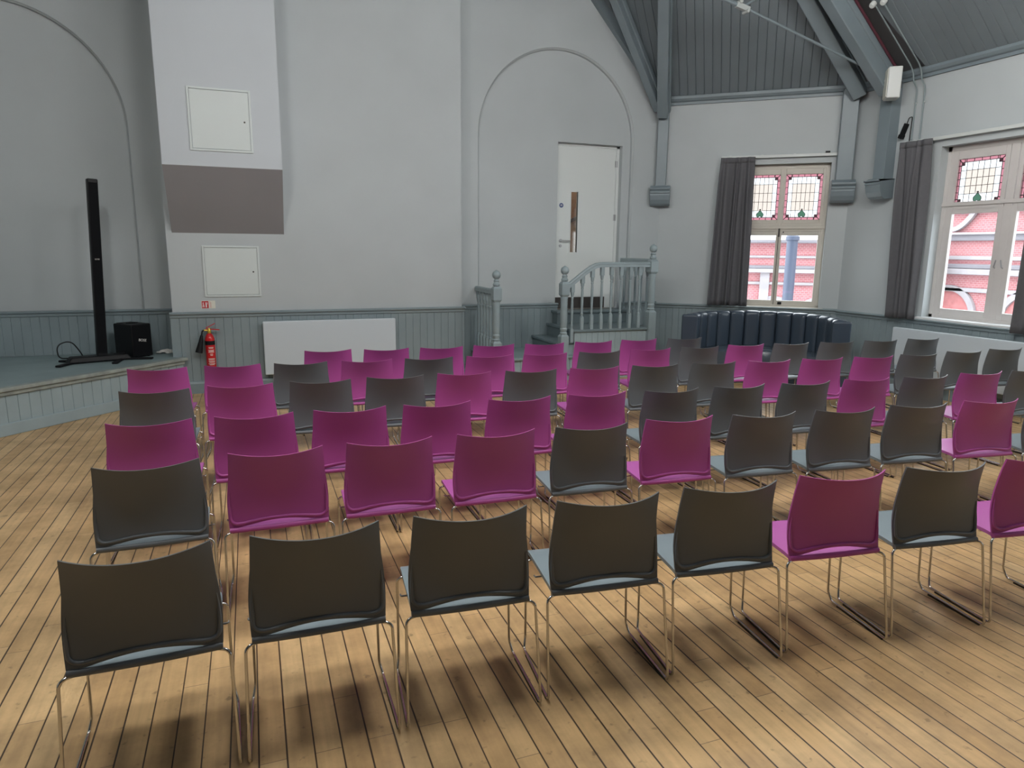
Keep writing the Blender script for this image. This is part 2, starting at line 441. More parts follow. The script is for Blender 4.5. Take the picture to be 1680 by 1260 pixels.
# corner wall with window 1
W1 = dict(s0=1.10, s1=2.335, z0=0.925, z1=2.965)
def wall_open(mb, P, X, N_, L, ztop, openings, th=0.32):
    """wall slab built as boxes round its openings (inner face at depth 0, outer at th)"""
    P = V(P); Z = V((0,0,1)); s = 0.0
    for o in sorted(openings, key=lambda q: q['s0']):
        mb.obox(P, X, N_, Z, (s, 0, 0), (o['s0'], th, ztop))
        mb.obox(P, X, N_, Z, (o['s0'], 0, 0), (o['s1'], th, o['z0']))
        mb.obox(P, X, N_, Z, (o['s0'], 0, o['z1']), (o['s1'], th, ztop))
        s = o['s1']
    mb.obox(P, X, N_, Z, (s, 0, 0), (L, th, ztop))
mb = MB(); wall_open(mb, C1, DW, NW, LW1, ZE+0.1, [W1]); struct(mb.build('wall_corner', WALL), 'pale grey angled corner wall with a window')
# right wall, measured from C2 towards the viewer
XRD = V((0, -1, 0)); XRN = V((1, 0, 0))
def yw(y): return C2.y - y
W2 = dict(s0=yw(6.225), s1=yw(4.62), z0=0.945, z1=2.99)
W3 = dict(s0=yw(2.9), s1=yw(1.3), z0=0.945, z1=2.99)  # unseen opening added to let in daylight
W4 = dict(s0=yw(-0.4), s1=yw(-2.0), z0=0.945, z1=2.99)  # second unseen opening, added for more daylight
mb = MB(); wall_open(mb, C2, XRD, XRN, C2.y-YREAR+0.3, ZE+0.1, [W2, W3, W4]); struct(mb.build('wall_right', WALL), 'pale grey right hand wall with tall windows')
mb = MB(); mb.box2((XLW-0.3, YREAR, 0), (XLW, YL+0.3, ZE+0.1)); struct(mb.build('wall_left', WALL), 'plain grey left hand wall')
mb = MB(); mb.box2((XLW-0.3, YREAR-0.3, 0), (XR+0.3, YREAR, ZTOP)); struct(mb.build('wall_rear', mat('rear_wall_bounce_cut', (0.10, 0.105, 0.11, 1), 0.7)), 'unseen wall behind the viewer, darkened to cut bounce light')  # unseen wall, colour darkened to cut bounce onto the nearest chair backs

# ceiling facets -----------------------------------------------------------------
def zF2(x): return ZE + 0.9*(XR-x)
XA = V((4.45, 7.28, 6.9)); RT = V((XM, 8.14, 10.1)); GT = V((XM, 9.25, 9.28)); E1 = V((C1.x, C1.y, ZE)); E2 = V((C2.x, C2.y, ZE))
def facet(mb, poly, eave_dir, w=0.115):
    poly = [V(p) for p in poly]
    n = (poly[1]-poly[0]).cross(poly[2]-poly[0]).normalized()
    if n.z > 0: n = -n
    U = V(eave_dir).normalized(); U = (U - n*U.dot(n)).normalized(); Vd = n.cross(U).normalized()
    c = sum(poly, V((0,0,0)))/len(poly)
    us = [(p-poly[0]).dot(U) for p in poly]; vs = [(p-poly[0]).dot(Vd) for p in poly]
    P = poly[0] + Vd*(min(vs)-0.02)
    clips = []
    for i in range(len(poly)):
        a, b = poly[i], poly[(i+1) % len(poly)]
        no = (b-a).cross(n).normalized()
        if (c-a).dot(no) > 0: no = -no
        clips.append((a + no*0.01, no))
    board_sheet(mb, P, U, Vd, n, max(us)-min(us), max(vs)-min(vs)+0.04, w, 0.007, 0.011, clips, u0=min(us))
mb = MB()
facet(mb, [E2, (XR, YREAR-0.2, ZE), (XM, YREAR-0.2, 10.115), RT, XA], (0, 1, 0))
facet(mb, [E1, E2, XA], DW)
facet(mb, [E1, XA, RT, GT], (-0.58, 0.81, 0))
def mir(p): return (2*XM - p[0], p[1], p[2])
EL1 = V((2*XM-C1.x, 9.6, ZE)); EL2 = V((2*XM-C2.x, 7.55, ZE))
facet(mb, [mir(E2), mir((XR, YREAR-0.2, ZE)), mir((XM, YREAR-0.2, 10.115)), RT, mir(XA)], (0, 1, 0))
facet(mb, [mir(E1), mir(E2), mir(XA)], (DW.x, -DW.y, 0))
facet(mb, [mir(E1), mir(XA), RT, mir(GT)], (0.58, 0.81, 0))
struct(mb.build('ceiling', CEIL), 'grey green boarded vaulted roof')
# closing shell above so no sky leaks in
mb = MB()
mb.face([(XLW-0.5, YREAR-0.4, ZE+0.08), (XLW-0.5, 10.6, ZE+0.08), (XM, 10.6, 10.75), (XM, YREAR-0.4, 10.75)])
mb.face([(XR+0.5, YREAR-0.4, ZE-0.05), (XR+0.5, 10.6, ZE-0.05), (XM, 10.6, 10.75), (XM, YREAR-0.4, 10.75)])
mb.face([(XLW-0.5, 10.2, -0.1), (C1.x+0.1, 10.2, -0.1), (C1.x+0.1, 10.2, 10.9), (XLW-0.5, 10.2, 10.9)])
struct(mb.build('ceiling_outer', ASPH))
mb = MB()   # unseen sheets added over the corner so that daylight does not get in above the cornice
mb.face([E1 + V((0.3, 0.35, 0.1)), E2 + V((0.4, 0.3, 0.1)), XA + V((0.2, 0.2, 0.3))])
mb.face([E1 + V((0.3, 0.35, 0.1)), E1 + V((0, 1.2, 0.1)), GT + V((0, 1.2, 0.3)), XA + V((0.2, 0.2, 0.3))])
mb.face([E1 + V((-0.05, 0.0, -ZE)), E1 + V((-0.05, 1.2, -ZE)), E1 + V((-0.05, 1.2, 0.4)), E1 + V((-0.05, 0.0, 0.4))])
struct(mb.build('ceiling_light_block', ASPH))

# cornice (eaves moulding)
def moulding(mb, p, q, nin, prof):
    """sweep a profile (into room, z) from p to q"""
    p = V(p); q = V(q); nin = V(nin)
    a = mb._v([p + nin*u + V((0,0,z)) for u, z in prof]); b = mb._v([q + nin*u + V((0,0,z)) for u, z in prof]); n = len(prof)
    for i in range(n): mb._q([a[i], a[(i+1) % n], b[(i+1) % n], b[i]])
    mb._q(a[::-1]); mb._q(b)
CORN = [(-0.01, 0.0), (0.03, 0.0), (0.03, 0.035), (0.06, 0.045), (0.085, 0.075), (0.085, 0.11), (0.05, 0.125), (-0.01, 0.14)]
mb = MB(); moulding(mb, C1 + V((0,0,ZE-0.03)), C2 + V((0,0,ZE-0.03)), -NW, CORN); struct(mb.build('trim_1', BEAM), 'grey eaves moulding over the corner window')
mb = MB(); moulding(mb, C2 + V((0,0,ZE-0.03)), (XR, YREAR, ZE-0.03), (-1,0,0), CORN); struct(mb.build('trim_2', BEAM), 'grey eaves moulding along the right wall')

# rafters, pilasters, corbels
def rafter(name, p, d, L, w, h, up_, label, drop=0.0):
    p = V(p); d = V(d).normalized(); mb = MB()
    Y = (V(up_) - d*V(up_).dot(d)).normalized(); X = d.cross(Y)
    mb.obox(p, X, Y, d, (-w/2, -h, 0), (w/2, 0.03, L)); mb.obox(p, X, Y, d, (-w/2-0.02, -0.05, 0), (w/2+0.02, 0.03, L))
    return struct(mb.build(name, BEAM, bevel=0.012), label)
nF1 = DW.cross(XA-E1).normalized(); nF1 = nF1 if nF1.z > 0 else -nF1
RB = XA - E1; RC = XA - E2
rafter('trim_3', E1 + V((-0.05, -0.09, -0.12)), RB, 4.2, 0.15, 0.2, nF1, 'grey hip rafter rising from the pilaster beside the door')
rafter('trim_4', E2 + V((-0.05, -0.07, 0.03)), RC, 4.6, 0.17, 0.24, nF1 + V((-0.4,0,0.6)), 'grey hip rafter rising from the corner pilaster')
rafter('trim_5', V((XR-0.06, 6.95, ZE-0.02)), V((-1, 0, 0.9)), 8.0, 0.16, 0.22, (0.67, 0, 0.74), 'grey principal rafter on the right wall')
hr = math.radians(252)
rafter('trim_6', E1 + V((-0.08, -0.06, -0.05)), V((math.sin(hr), math.cos(hr), -1.084*math.sin(hr)-0.773*math.cos(hr))), 5.0, 0.11, 0.15, V((0.8, 0.5, 1)), 'grey rafter next to the end wall')
mb = MB(); gd = (GT-E1).normalized()
mb.obox(E1 + V((0.02, 0, -0.05)), V((0,-1,0)), gd.cross(V((0,-1,0))), gd, (-0.02, -0.05, 0), (0.09, 0.09, (GT-E1).length)); struct(mb.build('trim_7', BEAM), 'grey board along the sloping top of the end wall')

def pilaster(idx, base, nin, w, depth, ztop, zc0, zc1, wc, dc, label):
    """wall post (nin = into the room) ending on a moulded corbel"""
    nin = V(nin).normalized(); X = V((0,0,1)).cross(nin); Z = V((0,0,1)); P = V(base)
    mb = MB(); mb.obox(P, X, nin, Z, (-w/2, -0.05, zc1-0.02), (w/2, depth, ztop))
    # corbel: profile in (nin, z) swept across X
    prof = [(-0.05, zc0+0.02), (dc*0.55, zc0), (dc*0.78, zc0+0.03), (dc*0.93, zc0+0.085), (dc, zc0+0.15), (dc*1.0, zc0+0.175), (dc*1.06, zc0+0.18), (dc*1.06, zc0+0.205), (dc*0.98, zc0+0.21), (dc*1.12, zc0+0.235), (dc*1.12, zc1-0.04), (dc*0.8, zc1), (-0.05, zc1)]
    a = [P + nin*u + Z*z - X*wc/2 for u, z in prof]; mb.prism(a, X, wc)
    o = struct(mb.build('trim_%d' % idx, BEAM, bevel=0.008), label)
    return o
pilaster(8, C1 + V((0.0, -0.02, 0)), V((-0.574, -0.819, 0)), 0.15, 0.13, ZE+0.02, 2.40, 2.69, 0.29, 0.20, 'grey pilaster and corbel beside the door arch')
pilaster(9, C1 + DW*2.49, -NW, 0.20, 0.17, ZE+0.02, 2.41, 2.71, 0.30, 0.24, 'grey pilaster and corbel at the right of the corner window')
pilaster(10, V((XR, 6.95, 0)), (-1,0,0), 0.17, 0.16, ZE+0.02, 2.42, 2.68, 0.23, 0.24, 'grey pilaster and corbel below the wall loudspeaker')

# ------------------------------------------------------------------ wainscot, dado rail, skirting
RAIL = [(0, -0.055), (0.022, -0.05), (0.026, -0.02), (0.045, -0.012), (0.05, 0.0), (0.03, 0.012), (0, 0.015)]
SK = [(0, 0), (0.026, 0), (0.026, 0.12), (0.018, 0.14), (0, 0.15)]
def wains(P, X, nin, L, name, zb=0.0, skirt=True, zt=DADO, idx=''):
    P = V(P); X = V(X).normalized(); nin = V(nin).normalized()
    mb = MB(); board_sheet(mb, P + nin*0.022 + V((0,0,zb)), X, (0,0,1), nin, L, zt-zb-0.02, 0.096)
    moulding(mb, P + nin*0.015 + V((0,0,zt)), P + nin*0.015 + X*L + V((0,0,zt)), nin, RAIL)
    mb.obox(P, X, nin, V((0,0,1)), (0, 0, zb), (0.022, 0.02, zt)); mb.obox(P, X, nin, V((0,0,1)), (L-0.022, 0, zb), (L, 0.02, zt))
    o = struct(mb.build(name, PANELG))
    if skirt:
        mb = MB(); moulding(mb, P + nin*0.02 + V((0,0,zb)), P + nin*0.02 + X*L + V((0,0,zb)), nin, SK)
        struct(mb.build(name.replace('trim', 'baseboard').replace('_', '_w', 1) if False else 'baseboard_%s' % idx, SKIRT))
    return o
wains((XB0-0.03, YB, 0), (1,0,0), (0,-1,0), XB1-XB0+0.06, 'trim_11', idx='breast')['label'] = 'grey green boarded dado on the chimney breast'
wains((XLW, YL, 0), (1,0,0), (0,-1,0), XB0-XLW, 'trim_12', zb=ZS, skirt=False)['label'] = 'grey green boarded dado behind the stage'
wains((XB1+0.02, YR, 0), (1,0,0), (0,-1,0), 4.19-XB1-0.02, 'trim_13', idx='door_left')['label'] = 'grey green boarded dado left of the door'
wains((5.225, YR, 0), (1,0,0), (0,-1,0), C1.x-5.225, 'trim_14', idx='door_right')['label'] = 'grey green boarded dado right of the door'
wains(C1, DW, -NW, LW1, 'trim_15', zt=0.94, idx='corner')['label'] = 'grey green boarded dado under the corner window'
wains(C2, XRD, (-1,0,0), C2.y-YREAR, 'trim_16', zt=0.93, idx='right')['label'] = 'grey green boarded dado along the right wall'
wains((XB1, YB, 0), (0,1,0), (1,0,0), YR-YB, 'trim_17', idx='breast_return')

# ------------------------------------------------------------------ boxed duct on the breast
du = thing('boxed_duct', 'tall white painted boxed duct with a mauve grey sloping underside on the wall', 'duct')
x0, x1, yf, zl, zw = -0.815, 0.412, 8.5, 2.60, 1.893
mb = MB(); mb.face([(x0, yf, zl), (x1, yf, zl), (x1, yf, 7.5), (x0, yf, 7.5)])
for x in (x0, x1): mb.face([(x, yf, zl), (x, YB, zw), (x, YB, 7.5), (x, yf, 7.5)])
mb.build('duct_casing', DUCT, du)
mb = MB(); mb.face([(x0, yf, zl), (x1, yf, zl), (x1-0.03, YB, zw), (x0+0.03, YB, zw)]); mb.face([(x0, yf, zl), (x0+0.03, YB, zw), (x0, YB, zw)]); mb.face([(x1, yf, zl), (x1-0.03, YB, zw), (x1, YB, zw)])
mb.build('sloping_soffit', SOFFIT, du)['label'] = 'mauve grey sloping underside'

def access_panel(x0, x1, z0, z1, y, label):
    t = thing('access_panel', label, 'access panel', 'white access panels', ((x0+x1)/2, y, z0))
    w = x1-x0; h = z1-z0; fr = 0.022
    mb = MB()
    for a, b in (((-w/2, -0.014, 0), (-w/2+fr, 0, h)), ((w/2-fr, -0.014, 0), (w/2, 0, h)), ((-w/2+fr, -0.014, 0), (w/2-fr, 0, fr)), ((-w/2+fr, -0.014, h-fr), (w/2-fr, 0, h))): mb.box2(a, b)
    mb.build('panel_frame', WHITEW, t, bevel=0.002)
    mb = MB(); mb.box2((-w/2+fr+0.004, -0.010, fr+0.004), (w/2-fr-0.004, 0, h-fr-0.004)); d = mb.build('panel_door', WHITEW, t, bevel=0.0015)
    mb = MB(); mb.lathe([(0.010, 0), (0.010, 0.003), (0.006, 0.004)], (w/2-0.075, -0.010, h*0.49), 12, Matrix.Rotation(PI/2, 3, 'X')); mb.build('panel_lock', DARKM, d)
access_panel(-0.525, 0.115, 2.76, 3.415, yf, 'white square access panel high on the boxed duct')
access_panel(-0.515, 0.113, 1.152, 1.752, YB, 'white square access panel on the wall below the duct')

# ------------------------------------------------------------------ radiators (flat white panels)
def radiator(P, X, nin, w, z0, z1, label):
    t = thing('radiator', label, 'radiator', None, P); X = V(X); nin = V(nin); Z = V((0,0,1))
    mb = MB(); mb.obox((0,0,0), X, nin, Z, (0, 0.06, z0), (w, 0.115, z1)); mb.build('front_panel', RADW, t, bevel=0.012, seg=3)
    mb = MB(); mb.obox((0,0,0), X, nin, Z, (0.02, 0.035, z0+0.02), (w-0.02, 0.062, z1-0.012)); mb.build('heating_body', STEEL, t)
    for s in (0.18, w-0.18):
        mb = MB(); mb.obox((0,0,0), X, nin, Z, (s-0.02, -0.0, z0+0.08), (s+0.02, 0.04, z1-0.08)); mb.build('bracket', STEEL, t)
    mb = MB(); mb.tube([V((0,0,z0+0.07)) + X*(w*0.06) + nin*0.055, V((0,0,0.0)) + X*(w*0.06) + nin*0.055], 0.009); mb.build('supply_pipe', PIPEW, t)
radiator((0.105, YB-0.022, 0), (1,0,0), (0,-1,0), 1.615, 0.20, 0.856, 'wide white flat radiator on the dado behind the magenta chairs')
radiator((XR-0.03, 6.49, 0), (0,-1,0), (-1,0,0), 2.05, 0.22, 0.815, 'long white flat radiator below the right hand window')

# ------------------------------------------------------------------ stage
SD = V((-1.46, -1.53, 0)).normalized()       # along the front edge, away from the breast
SN = V((-SD.y, SD.x, 0)); SN = SN if SN.y < 0 else -SN   # towards the audience
SP = V((-0.79, 8.86, 0))
st = thing('stage', 'low grey painted stage with boarded front in the left corner', 'stage', None, (0,0,0))
LST = 7.4
a = SP; b = SP + SD*LST
mb = MB(); mb.prism([(a.x, a.y, ZS-0.04), (b.x, b.y, ZS-0.04), (XLW+0.02, b.y, ZS-0.04), (XLW+0.02, YL-0.03, ZS-0.04), (XB0-0.02, YL-0.03, ZS-0.04), (XB0-0.02, YB-0.0, ZS-0.04)], (0,0,1), 0.04)
mb.build('stage_floor', STAGEF, st)
mb = MB(); mb.obox(a, SD, SN, V((0,0,1)), (-0.03, -0.05, ZS-0.035), (LST, 0.035, ZS+0.003)); mb.obox(a, SD, SN, V((0,0,1)), (0.0, -0.05, ZS-0.075), (LST, 0.012, ZS-0.035)); mb.build('stage_nosing', NOSING, st, bevel=0.008)
mb = MB(); board_sheet(mb, a + SN*-0.012, SD, (0,0,1), SN, LST, ZS-0.05, 0.105, 0.005, 0.007)
mb.build('front_boards', STAGEP, st)
mb = MB(); mb.obox(a, SD, SN, V((0,0,1)), (0.02, -0.02, 0), (LST, 0.006, 0.115)); mb.build('plinth', STAGEP, st, bevel=0.006)

# ------------------------------------------------------------------ low landing, stair and balustrades
ZLAND, ZT1, ZPL, ZTH = 0.345, 0.52, 0.69, 0.875
YF = 8.3
sp = thing('staircase', 'grey painted stair with low landing, turned balusters and handrails up to the white door', 'staircase')
mb = MB(); mb.box2((2.86, YF-0.02, ZLAND-0.035), (4.05, YR-0.03, ZLAND)); mb.build('landing_floor', STAGEF, sp, bevel=0.008)
mb = MB(); board_sheet(mb, (2.90, YF+0.02, 0), (1,0,0), (0,0,1), (0,-1,0), 1.15, ZLAND-0.036, 0.09); board_sheet(mb, (2.89, YR-0.03, 0), (0,-1,0), (0,0,1), (-1,0,0), YR-0.03-YF-0.02, ZLAND-0.036, 0.09); mb.build('landing_boards', STAGEP, sp)

NEWEL = [(0.044, 0.0), (0.052, 0.012), (0.040, 0.03), (0.047, 0.05), (0.050, 0.068), (0.042, 0.085), (0.047, 0.1), (0.049, 0.22), (0.046, 0.36), (0.048, 0.385), (0.046, 0.40), (0.048, 0.42), (0.046, 0.435), (0.05, 0.455), (0.048, 0.47)]
def newel(parent, x, y, ztop, zfloor, name='newel_post'):
    """ztop = top of the ball finial"""
    mb = MB(); z = ztop
    w = 0.056
    zb0, zb1 = z-0.405, z-0.205        # upper square block
    zped = z-0.90                      # top of the base square
    mb.lathe([(r, zped + q*(zb0-zped)/0.47) for r, q in NEWEL], (x, y, 0), 18)
    def block(z0, z1):
        c = 0.014
        for (a0, a1, q0, q1) in ((z0, z0+0.03, w-0.018, w), (z0+0.03, z1-0.03, w, w), (z1-0.03, z1, w, w-0.02)):
            va = [V((x+sx*q0, y+sy_*q0, a0)) for sx, sy_ in ((-1,-1),(1,-1),(1,1),(-1,1))]; vb = [V((x+sx*q1, y+sy_*q1, a1)) for sx, sy_ in ((-1,-1),(1,-1),(1,1),(-1,1))]
            A = mb._v(va); B = mb._v(vb)
            mb._q(A[::-1]); mb._q(B)
            for i in range(4): mb._q([A[i], A[(i+1) % 4], B[(i+1) % 4], B[i]])
    block(zb0, zb1)
    block(zfloor, zped)
    mb.lathe([(0.034, zb1), (0.046, zb1+0.012), (0.046, zb1+0.03), (0.034, zb1+0.045), (0.032, zb1+0.06), (0.04, zb1+0.07), (0.03, zb1+0.08), (0.028, zb1+0.09)], (x, y, 0), 18)
    o = mb.build(name, RAILP, parent, smooth=True, angle=30)
    mb = MB(); R_ = 0.055; zc = z-0.062
    mb.lathe([(0.026, zc-0.05), (0.045, zc-0.035), (0.054, zc-0.012), (0.055, zc), (0.053, zc+0.016), (0.043, zc+0.036), (0.026, zc+0.05), (0.012, zc+0.056), (0.007, zc+0.062)], (x, y, 0), 18)
    mb.build('ball_finial', RAILP, o, smooth=True, angle=60)
    return o
def baluster(parent, x, y, z0, z1):
    mb = MB(); h = z1-z0; w = 0.021
    zq0 = z0 + 0.235*h; zq1 = z1 - 0.13*h
    mb.box2((x-w, y-w, z0), (x+w, y+w, zq0)); mb.box2((x-w*1.15, y-w*1.15, zq1), (x+w*1.15, y+w*1.15, z1+0.02))
    L = zq1-zq0
    mb.lathe([(0.019, zq0-0.004), (0.021, zq0+0.02*L), (0.013, zq0+0.05*L), (0.019, zq0+0.10*L), (0.013, zq0+0.14*L), (0.0155, zq0+0.22*L), (0.018, zq0+0.45*L), (0.0165, zq0+0.72*L), (0.0145, zq0+0.82*L), (0.02, zq0+0.85*L), (0.0145, zq0+0.88*L), (0.022, zq0+0.93*L), (0.025, zq0+L)], (x, y, 0), 12)
    return mb.build('baluster', RAILP, parent, smooth=True, angle=30)
def handrail(parent, pts, w=0.062, h=0.07):
    mb = MB(); pts = [V(p) for p in pts]
    prof = [(-w/2, -h*0.45), (w/2, -h*0.45), (w/2, -h*0.2), (w*0.42, 0.0), (w*0.5, h*0.2), (w*0.38, h*0.42), (w*0.15, h*0.5), (-w*0.15, h*0.5), (-w*0.38, h*0.42), (-w*0.5, h*0.2), (-w*0.42, 0), (-w/2, -h*0.2)]
    rows = []
    for i, p in enumerate(pts):
        a = pts[max(i-1, 0)]; b = pts[min(i+1, len(pts)-1)]; T = (b-a).normalized(); X = T.cross(V((0,0,1))).normalized(); Y = X.cross(T)
        rows.append(mb._v([p + X*u + Y*v for u, v in prof]))
    n = len(prof)
    for i in range(len(rows)-1):
        for k in range(n): mb._q([rows[i][k], rows[i][(k+1) % n], rows[i+1][(k+1) % n], rows[i+1][k]])
    mb._q(rows[0][::-1]); mb._q(rows[-1])
    return mb.build('handrail', RAILP, parent, smooth=True, angle=40)

lb = sp
newel(lb, 2.915, YF, 1.484, 0.0)
handrail(lb, [(2.915, YF+0.04, 1.205), (2.95, YR-0.03, 1.205)])
mb = MB(); mb.bar((2.915, YF+0.04, ZLAND+0.03), (2.95, YR-0.03, ZLAND+0.03), 0.05, 0.05); mb.build('bottom_rail', RAILP, lb)
for k in range(6):
    t = (k+0.8)/6.6; baluster(lb, 2.915 + 0.035*t, YF + (YR-YF)*t, ZLAND+0.05, 1.17)

sr_ = sp
XP0, XP1, XTH0 = 4.03, 5.235, 4.09
mb = MB(); mb.box2((3.78, YF+0.05, ZT1-0.035), (XP0+0.06, YR-0.03, ZT1)); mb.box2((XP0-0.02, YF-0.015, ZPL-0.035), (XP1+0.02, YR-0.03, ZPL)); mb.box2((XTH0, 9.02, ZTH-0.035), (5.30, YR+0.1, ZTH))
mb.build('tread', PANELD, sr_, bevel=0.008)
mb = MB(); mb.box2((3.805, YF+0.06, ZLAND), (3.825, YR-0.03, ZT1-0.036)); mb.box2((XP0, YF+0.06, ZT1), (XP0+0.02, YR-0.03, ZPL-0.036)); mb.box2((XTH0+0.02, 9.05, ZPL), (5.28, 9.07, ZTH-0.036)); mb.box2((XTH0+0.02, 9.05, ZPL), (XTH0+0.04, YR-0.03, ZTH-0.036)); mb.build('riser', PANELD, sr_)
mb = MB(); board_sheet(mb, (XP0+0.005, YF+0.01, 0), (1,0,0), (0,0,1), (0,-1,0), XP1-XP0-0.0, ZPL-0.036, 0.088); board_sheet(mb, (XP1+0.005, YF+0.01, 0), (0,1,0), (0,0,1), (1,0,0), YR-YF-0.05, ZPL-0.036, 0.088); mb.build('side_boards', STAGEP, sr_)
mb = MB(); mb.box2((3.80, YF+0.05, ZLAND), (XP0+0.01, YF+0.075, ZT1-0.036)); mb.build('stringer', STAGEP, sr_)
newel(sr_, 3.865, YF, 1.538, 0.0); newel(sr_, 5.195, YF, 1.832, 0.0)
rail_pts = [(3.90, YF, 1.262), (4.02, YF, 1.348), (4.14, YF, 1.438), (4.24, YF, 1.505), (4.32, YF, 1.54), (4.42, YF, 1.552), (5.15, YF, 1.552)]
handrail(sr_, rail_pts)
def railz(x):
    for p, q in zip(rail_pts, rail_pts[1:]):
        if p[0] <= x <= q[0]: return p[2] + (q[2]-p[2])*(x-p[0])/(q[0]-p[0])
    return 1.552
for i, x in enumerate((3.985, 4.131, 4.276, 4.42, 4.564, 4.71, 4.857, 5.0)):
    baluster(sr_, x, YF+0.005, ZT1 if i == 0 else ZPL, railz(x)-0.032)
handrail(sr_, [(5.215, YF+0.04, 1.60), (5.235, YR-0.02, 1.60)])
for k in range(5): baluster(sr_, 5.215, YF + 0.16*(k+1), ZPL, 1.565)

# ------------------------------------------------------------------ door
dr = struct(empty('door_1', (4.19, YR+0.155, ZTH)), 'white painted door with narrow vision panel at the top of the stair'); dr['category'] = 'door'
dw, dh = 0.955, 2.335
def dbox(mb, a, b): return mb.box2(a, b)
gx0, gx1, gz0, gz1 = 0.262, 0.372, 0.835, 1.70
mb = MB()
for a, b in (((0.03, 0, 0.002), (gx0, 0.045, dh)), ((gx1, 0, 0.002), (0.03+dw, 0.045, dh)), ((gx0, 0, 0.002), (gx1, 0.045, gz0)), ((gx0, 0, gz1), (gx1, 0.045, dh))): mb.box2(a, b)
leaf = mb.build('door_leaf', DOORP, dr)
mb = MB()
for a, b in (((0.0, 0.0, 0), (0.027, 0.07, dh+0.03)), ((0.03+dw+0.003, 0.0, 0), (1.035, 0.07, dh+0.03)), ((0.0, 0.0, dh+0.003), (1.035, 0.07, dh+0.035))): mb.box2(a, b)
mb.build('door_frame', DOORP, dr)
mb = MB(); mb.box2((gx0, 0.02, gz0), (gx1, 0.026, gz1)); mb.build('vision_pane', glass('wired_glass', (0.9, 0.88, 0.85, 1), 0.06), leaf)
mb = MB()
for a, b in (((gx0-0.012, -0.006, gz0-0.012), (gx0, 0.02, gz1+0.004)), ((gx1, -0.006, gz0-0.012), (gx1+0.012, 0.02, gz1+0.004)), ((gx0-0.03, -0.008, gz0-0.03), (gx1+0.03, 0.02, gz0-0.012)), ((gx0, -0.006, gz1), (gx1, 0.02, gz1+0.012))): mb.box2(a, b)
mb.build('glazing_bead', DOORP, leaf)
mb = MB(); mb.box2((0.035, -0.004, 0.006), (0.86, 0, 0.172)); mb.build('kick_plate', KICK, dr)['label'] = 'dark bronze kick plate'
RX = Matrix.Rotation(PI/2, 3, 'X')
mb = MB(); mb.lathe([(0.026, 0), (0.026, 0.008), (0.01, 0.009), (0.009, 0.05)], (0.105, 0, 1.0), 16, RX); mb.tube(fillet([(0.105, -0.045, 1.0), (0.105, -0.055, 1.0), (0.24, -0.055, 0.998)], 0.012), 0.0095, 10)
mb.lathe([(0.024, 0), (0.024, 0.008), (0.012, 0.009), (0.011, 0.014)], (0.105, 0, 0.925), 16, RX); hd = mb.build('door_handle', STEEL, leaf, smooth=True); hd['label'] = 'brushed steel lever handle and lock rose'
mb = MB(); mb.lathe([(0.033, 0), (0.033, 0.002)], (0.108, 0, 1.503), 24, RX); sg = mb.build('blue_notice', BLUE, leaf); sg['label'] = 'round blue fire door notice'
mb = MB()
for q, ww in ((0.012, 0.028), (0.002, 0.034), (-0.008, 0.03)): mb.box2((0.108-ww/2, -0.003, 1.503+q-0.002), (0.108+ww/2, -0.002, 1.503+q+0.002))
mb.build('notice_lettering', PAPER, sg)
for z in (0.42, 1.35, 2.12):
    mb = MB(); mb.tube([(0.988, -0.004, z-0.045), (0.988, -0.004, z+0.045)], 0.007); mb.box2((0.965, -0.002, z-0.045), (1.01, 0.002, z+0.045)); mb.build('hinge', STEEL, dr)
# corridor behind the vision panel
mb = MB(); mb.box2((3.6, 10.05, 0.6), (5.8, 10.1, 3.6)); cw = struct(mb.build('wall_corridor', WOODB)); 
mb = MB(); mb.prism([(4.3, 10.04, 0.6), (5.2, 10.04, 0.6), (5.2, 10.04, 2.35), (4.3, 10.04, 1.95)], (0,-1,0), 0.02); mb.build('stair_panel', WOODL, cw)
mb = MB(); mb.bar((4.2, 10.0, 1.95), (5.3, 10.0, 2.44), 0.05, 0.05); mb.build('stair_rail', DARKM, cw)
cl = thing('added_corridor_lamp', 'unseen lamp added to light the corridor behind the door', 'lamp', None, (4.6, 9.75, 3.4))  # unseen lamp, added to brighten the corridor wall
mb = MB(); mb.lathe([(0.12, 0), (0.14, 0.03), (0.14, 0.06)], (0,0,0), 20); mb.build('lamp_diffuser', emis('corridor_glow', (1, 0.85, 0.66, 1), 22), cl)

